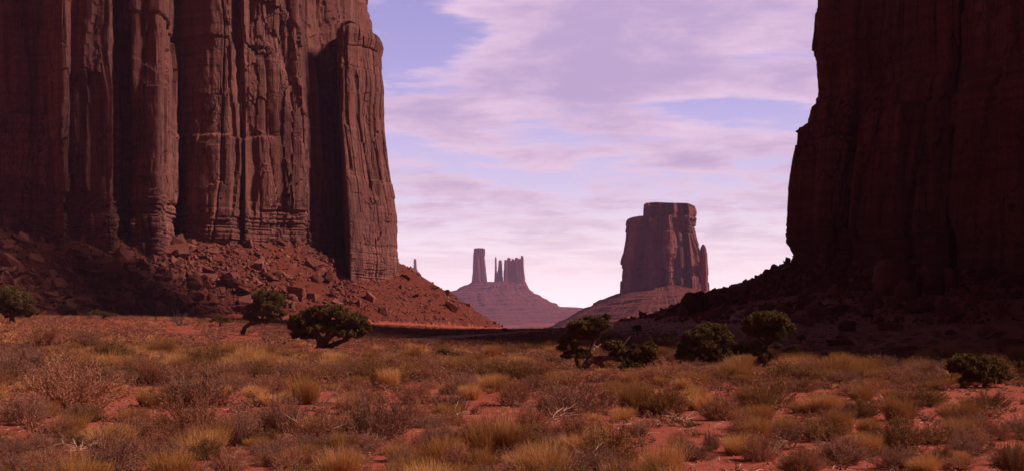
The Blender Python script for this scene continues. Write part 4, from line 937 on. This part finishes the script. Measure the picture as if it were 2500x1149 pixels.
def build_trees():
    G = 'junipers on the plain'
    tree('juniper_tree', 'broad round juniper with thick forked trunk in front of the left rubble slope', 'tree', (786, 850),
         [(758, 788, 40, 24), (808, 766, 44, 20), (858, 788, 36, 22), (738, 806, 24, 18), (826, 798, 46, 18), (882, 804, 20, 16), (786, 760, 24, 14), (728, 784, 20, 18), (775, 805, 34, 16), (850, 818, 24, 10), (760, 765, 22, 14), (734, 821, 24, 12), (758, 822, 18, 8), (872, 818, 24, 11), (838, 814, 28, 11), (714, 800, 12, 14), (897, 802, 9, 14), (800, 795, 26, 14)],
         [[(786, 851, 14), (783, 836, 11), (774, 816, 8), (752, 802, 4), (738, 795, 2)], [(792, 851, 10), (796, 828, 7.5), (803, 800, 5), (808, 772, 2.5)], [(794, 850, 8), (816, 839, 6.5), (842, 829, 5), (868, 812, 3), (885, 806, 1.5)],
          [(790, 838, 7), (812, 818, 4.5), (845, 800, 3), (862, 788, 1.5)], [(780, 830, 6), (766, 812, 4), (750, 780, 2)]], 401, 0.75, [[(836, 792, 1.6), (846, 768, 1.2), (858, 748, .5)], [(846, 768, 1.0), (836, 757, .4)], [(850, 775, 1.0), (866, 764, .4)]], None, 0.075)
    tree('juniper_tree', 'small juniper leaning right on a bent trunk left of the broad round one', 'tree', (592, 817),
         [(650, 724, 34, 16), (674, 732, 22, 16), (632, 766, 30, 20), (655, 748, 28, 16), (684, 742, 14, 12), (668, 776, 20, 10), (618, 758, 16, 14), (634, 740, 18, 12), (612, 776, 18, 12), (640, 786, 18, 9), (690, 768, 11, 12), (662, 756, 20, 12)],
         [[(592, 818, 6), (596, 802, 5), (606, 792, 4.5), (628, 786, 3.5), (644, 768, 2.5), (652, 740, 1.2)], [(620, 788, 3), (650, 780, 2), (668, 776, 1)]], 402, 0.9, [[(602, 795, 2.2), (618, 793, 1.2), (624, 796, .6)]], None, 0.075)
    tree('juniper_tree', 'sprawling juniper with silvery twisted trunk lying along the ground in the middle', 'tree', (1425, 903),
         [(1420, 800, 32, 18), (1446, 785, 24, 12), (1466, 796, 24, 20), (1482, 778, 8, 12), (1388, 846, 24, 20), (1400, 868, 26, 14), (1426, 866, 16, 14), (1500, 850, 24, 16), (1522, 870, 30, 14), (1586, 864, 20, 26), (1564, 884, 28, 18), (1540, 894, 28, 12),
          (1440, 822, 20, 16), (1548, 846, 7, 6), (1404, 820, 16, 18), (1578, 898, 24, 10)],
         [[(1424, 904, 9), (1430, 888, 8.5), (1448, 878, 8), (1488, 873, 6.5), (1535, 880, 5), (1582, 882, 2.5)], [(1452, 880, 7), (1468, 888, 6), (1482, 908, 4.5)], [(1430, 890, 6), (1440, 862, 4), (1452, 830, 3), (1470, 800, 1.5), (1482, 780, .8)],
          [(1520, 876, 4), (1545, 855, 2), (1552, 845, .8)], [(1416, 898, 5), (1408, 880, 4), (1404, 850, 3), (1415, 810, 1.5)]], 403, 0.8,
         [[(1418, 902, 4.5), (1408, 884, 4), (1404, 872, 2.5)], [(1436, 868, 2), (1446, 855, 2.4), (1460, 845, 1.8), (1468, 838, .8)], [(1405, 842, 2), (1404, 832, 2), (1412, 818, 1.4), (1416, 808, .6)], [(1444, 872, 1.4), (1456, 848, 1.6), (1448, 840, .7)], [(1438, 897, 2.5), (1442, 884, 2.5), (1452, 878, 1.5)], [(1510, 858, 1), (1530, 830, .9), (1540, 820, .4)]], None, 0.055)
    tree('juniper_tree', 'dense rounded juniper reaching down to the ground on the right plain', 'tree', (1735, 890),
         [(1700, 826, 28, 20), (1740, 806, 36, 16), (1680, 856, 28, 20), (1720, 850, 38, 26), (1770, 832, 22, 24), (1752, 866, 32, 18), (1702, 876, 34, 10), (1764, 882, 26, 8), (1668, 868, 16, 14), (1725, 822, 30, 18)],
         [[(1735, 891, 7), (1733, 870, 6), (1740, 840, 4), (1745, 815, 2)], [(1733, 870, 4), (1700, 850, 2.5), (1685, 850, 1)]], 404, 1.1, [[(1738, 850, 1.1), (1736, 836, .9), (1728, 822, .4)], [(1737, 842, .8), (1748, 833, .3)]], None, 0.06)
    tree('juniper_tree', 'thin greyish juniper tucked behind the dense rounded one', 'tree', (1805, 872), [(1808, 848, 20, 13), (1822, 856, 12, 10), (1795, 858, 14, 12)], [[(1803, 873, 2.5), (1805, 860, 2), (1810, 846, 1)]], 405, 0.6, (), None, 0.06)
    tree('juniper_tree', 'tall domed juniper with bare lower trunk right of the dense rounded one', 'tree', (1866, 896),
         [(1872, 784, 44, 22), (1838, 796, 24, 18), (1908, 802, 28, 16), (1858, 814, 30, 14), (1892, 818, 28, 11), (1850, 862, 18, 14), (1860, 882, 16, 10), (1900, 846, 9, 5), (1850, 778, 24, 14), (1895, 784, 24, 16), (1880, 830, 18, 8), (1846, 844, 12, 9), (1868, 872, 14, 10), (1822, 806, 10, 8), (1930, 808, 10, 8)],
         [[(1867, 897, 6), (1871, 872, 5), (1868, 852, 5), (1874, 834, 4.5), (1876, 800, 2.5)], [(1872, 842, 4), (1888, 828, 3), (1905, 808, 1.2)], [(1870, 838, 3), (1850, 820, 2), (1840, 800, 1)]], 406, 1.0, [[(1871, 880, 1.6), (1869, 862, 1.6), (1876, 850, .8)], [(1866, 895, 1.6), (1872, 885, 1.2)]], None, 0.06)
    tree('juniper_tree', 'dark green juniper cut by the left edge below the cliff', 'tree', (30, 790), [(18, 728, 46, 26), (48, 744, 32, 24), (8, 760, 36, 20), (72, 762, 16, 12), (40, 768, 36, 14)], [[(30, 791, 8), (28, 770, 6), (24, 740, 3)]], 407, 1.0, (), None, 0.10)
    tree('juniper_tree', 'big blackish bushy juniper in the shade near the right edge', 'tree', (2405, 945), [(2358, 898, 36, 26), (2410, 905, 46, 32), (2372, 880, 38, 13), (2442, 914, 28, 22), (2392, 928, 44, 14), (2340, 886, 24, 12)], [[(2405, 946, 6), (2402, 925, 5), (2395, 895, 2.5)]], 408, 1.0, [[(2322, 928, 1.2), (2324, 905, .9), (2318, 896, .4)]], None, 0.045)
    tree('juniper_tree', 'dark juniper cut by the right edge of the plain', 'tree', (2496, 925), [(2496, 902, 16, 20), (2488, 912, 12, 12)], [[(2496, 926, 3), (2496, 910, 2), (2494, 895, 1)]], 409, 1.0, (), None, 0.045)
    for b, bl, label, sd_ in (((1938, 888), [(1938, 862, 16, 18), (1928, 872, 10, 10), (1950, 872, 10, 10)], 'young upright juniper bush right of the tall domed juniper', 421), ((1556, 818), [(1555, 803, 11, 11)], 'lone little juniper bush on the slope above the sprawling juniper', 422),
                              ((1956, 834), [(1956, 826, 9, 7)], 'tiny round bush on the bare slope behind the tall domed juniper', 423), ((165, 768), [(150, 754, 22, 11), (182, 756, 22, 10)], 'low spreading dark bush at the foot of the left slope', 424),
                              ((252, 778), [(238, 766, 20, 10), (268, 770, 20, 8)], 'low dark bush right of the other low bush at the left slope foot', 425), ((537, 796), [(530, 780, 18, 12), (550, 784, 14, 10)], 'grey green bush on the plain left of the leaning juniper', 426),
                              ((1090, 872), [(1085, 862, 22, 8), (1105, 866, 16, 6)], 'dark low bush on the open plain right of the broad juniper', 427)):
        tree('juniper_bush', label, 'bush', b, bl, [[(b[0], b[1] + 1, 2.5), (b[0], (b[1] + bl[0][1]) / 2, 2), (bl[0][0], bl[0][1], 1)]], sd_, 0.7, (), None, 0.055)
build_trees()

def build_small():
    # bleached upright bush before the dense juniper, charred stump on the right plain, leafless sapling on the left
    for px, py, w, n, label, cat, nm, m in ((1786, 902, 50, 46, 'whitish leafless bush standing before the dense rounded juniper', 'dead bush', 'dead_bush', 'deadwood'), (440, 795, 60, 16, 'leafless grey sapling at the foot of the left slope', 'dead bush', 'dead_bush', 'bark')):
        x, y, z = ground_hit(px, py); o = geo_obj(nm, dead_geo(700 + px, n, False, 1.0, .018), [M[m]]); s = w / F * y / 1.2; set_xf(o, x, y, z, 0.4, s, s); tag(o, label, cat)
    x, y, z = ground_hit(2083, 918); s = y / F; a = Acc(); rng = np.random.default_rng(5)
    for pl in ([(0, 0, 8), (-1, 12, 5), (-7, 30, 1)], [(2, 0, 6), (8, 10, 3), (13, 17, 1)], [(-2, 2, 5), (-3, 16, 2.5), (-9, 22, .8)]):
        P = bez([np.array([x + u * s, y + rng.uniform(-1, 1) * s * 2, z + (v - 1) * s]) for u, v, r in pl], 10); V, Fc = tube(P, np.linspace(pl[0][2], pl[-1][2], 10) * s, 7, rng, .25); a.add(V, Fc, 0)
    V, Fc, mi = a.out(); o = mesh_np('tree_stump', V, Fc, M['bark'], loc=(x, y, z)); tag(o, 'dark jagged tree stump with upright splinters on the right plain', 'stump')
    for px, py, h, label in ((1039, 806, 15, 'thin fence post at the foot of the left slope'), (1160, 816, 17, 'thin fence post standing alone beside the dirt track')):
        x, y, z = ground_hit(px, py); s = y / F; rng = np.random.default_rng(px)
        P = np.array([(x, y, z - .3), (x + .02, y, z + h * s * .5), (x - .01, y, z + h * s * .93), (x, y, z + h * s)])
        V, Fc = tube(P, [.075, .07, .068, .04], 8, rng, .1); n = len(V); V = np.concatenate([V, [P[-1]]]); c = n - 8 + np.arange(8)
        o = mesh_np('fence_post', V, [Fc, np.stack([c, n - 8 + (np.arange(8) + 1) % 8, np.full(8, n)], 1)], M['bark'], loc=(x, y, z)); tag(o, label, 'fence post')
build_small()


# ------------------------------------------------------------------ air
def build_haze():
    me = bpy.data.meshes.new('haze'); bm = bmesh.new(); bmesh.ops.create_cube(bm, size=1.0)
    for v in bm.verts: v.co = Vector((v.co.x * 16000, v.co.y * 14000, -26 if v.co.z < 0 else 300))
    bm.to_mesh(me); bm.free()
    o = bpy.data.objects.new('haze', me); COL.objects.link(o)
    m = bpy.data.materials.new('haze'); m.use_nodes = True; t = m.node_tree; t.nodes.clear(); k = NT(t)
    v = k.n('ShaderNodeVolumePrincipled', Color=(0.82, 0.55, 0.96, 1), Density=9.0e-5, Anisotropy=0.0)
    k.n('ShaderNodeOutputMaterial', Volume=v.outputs[0])
    me.materials.append(m); tag(o, kind='stuff')
build_haze()
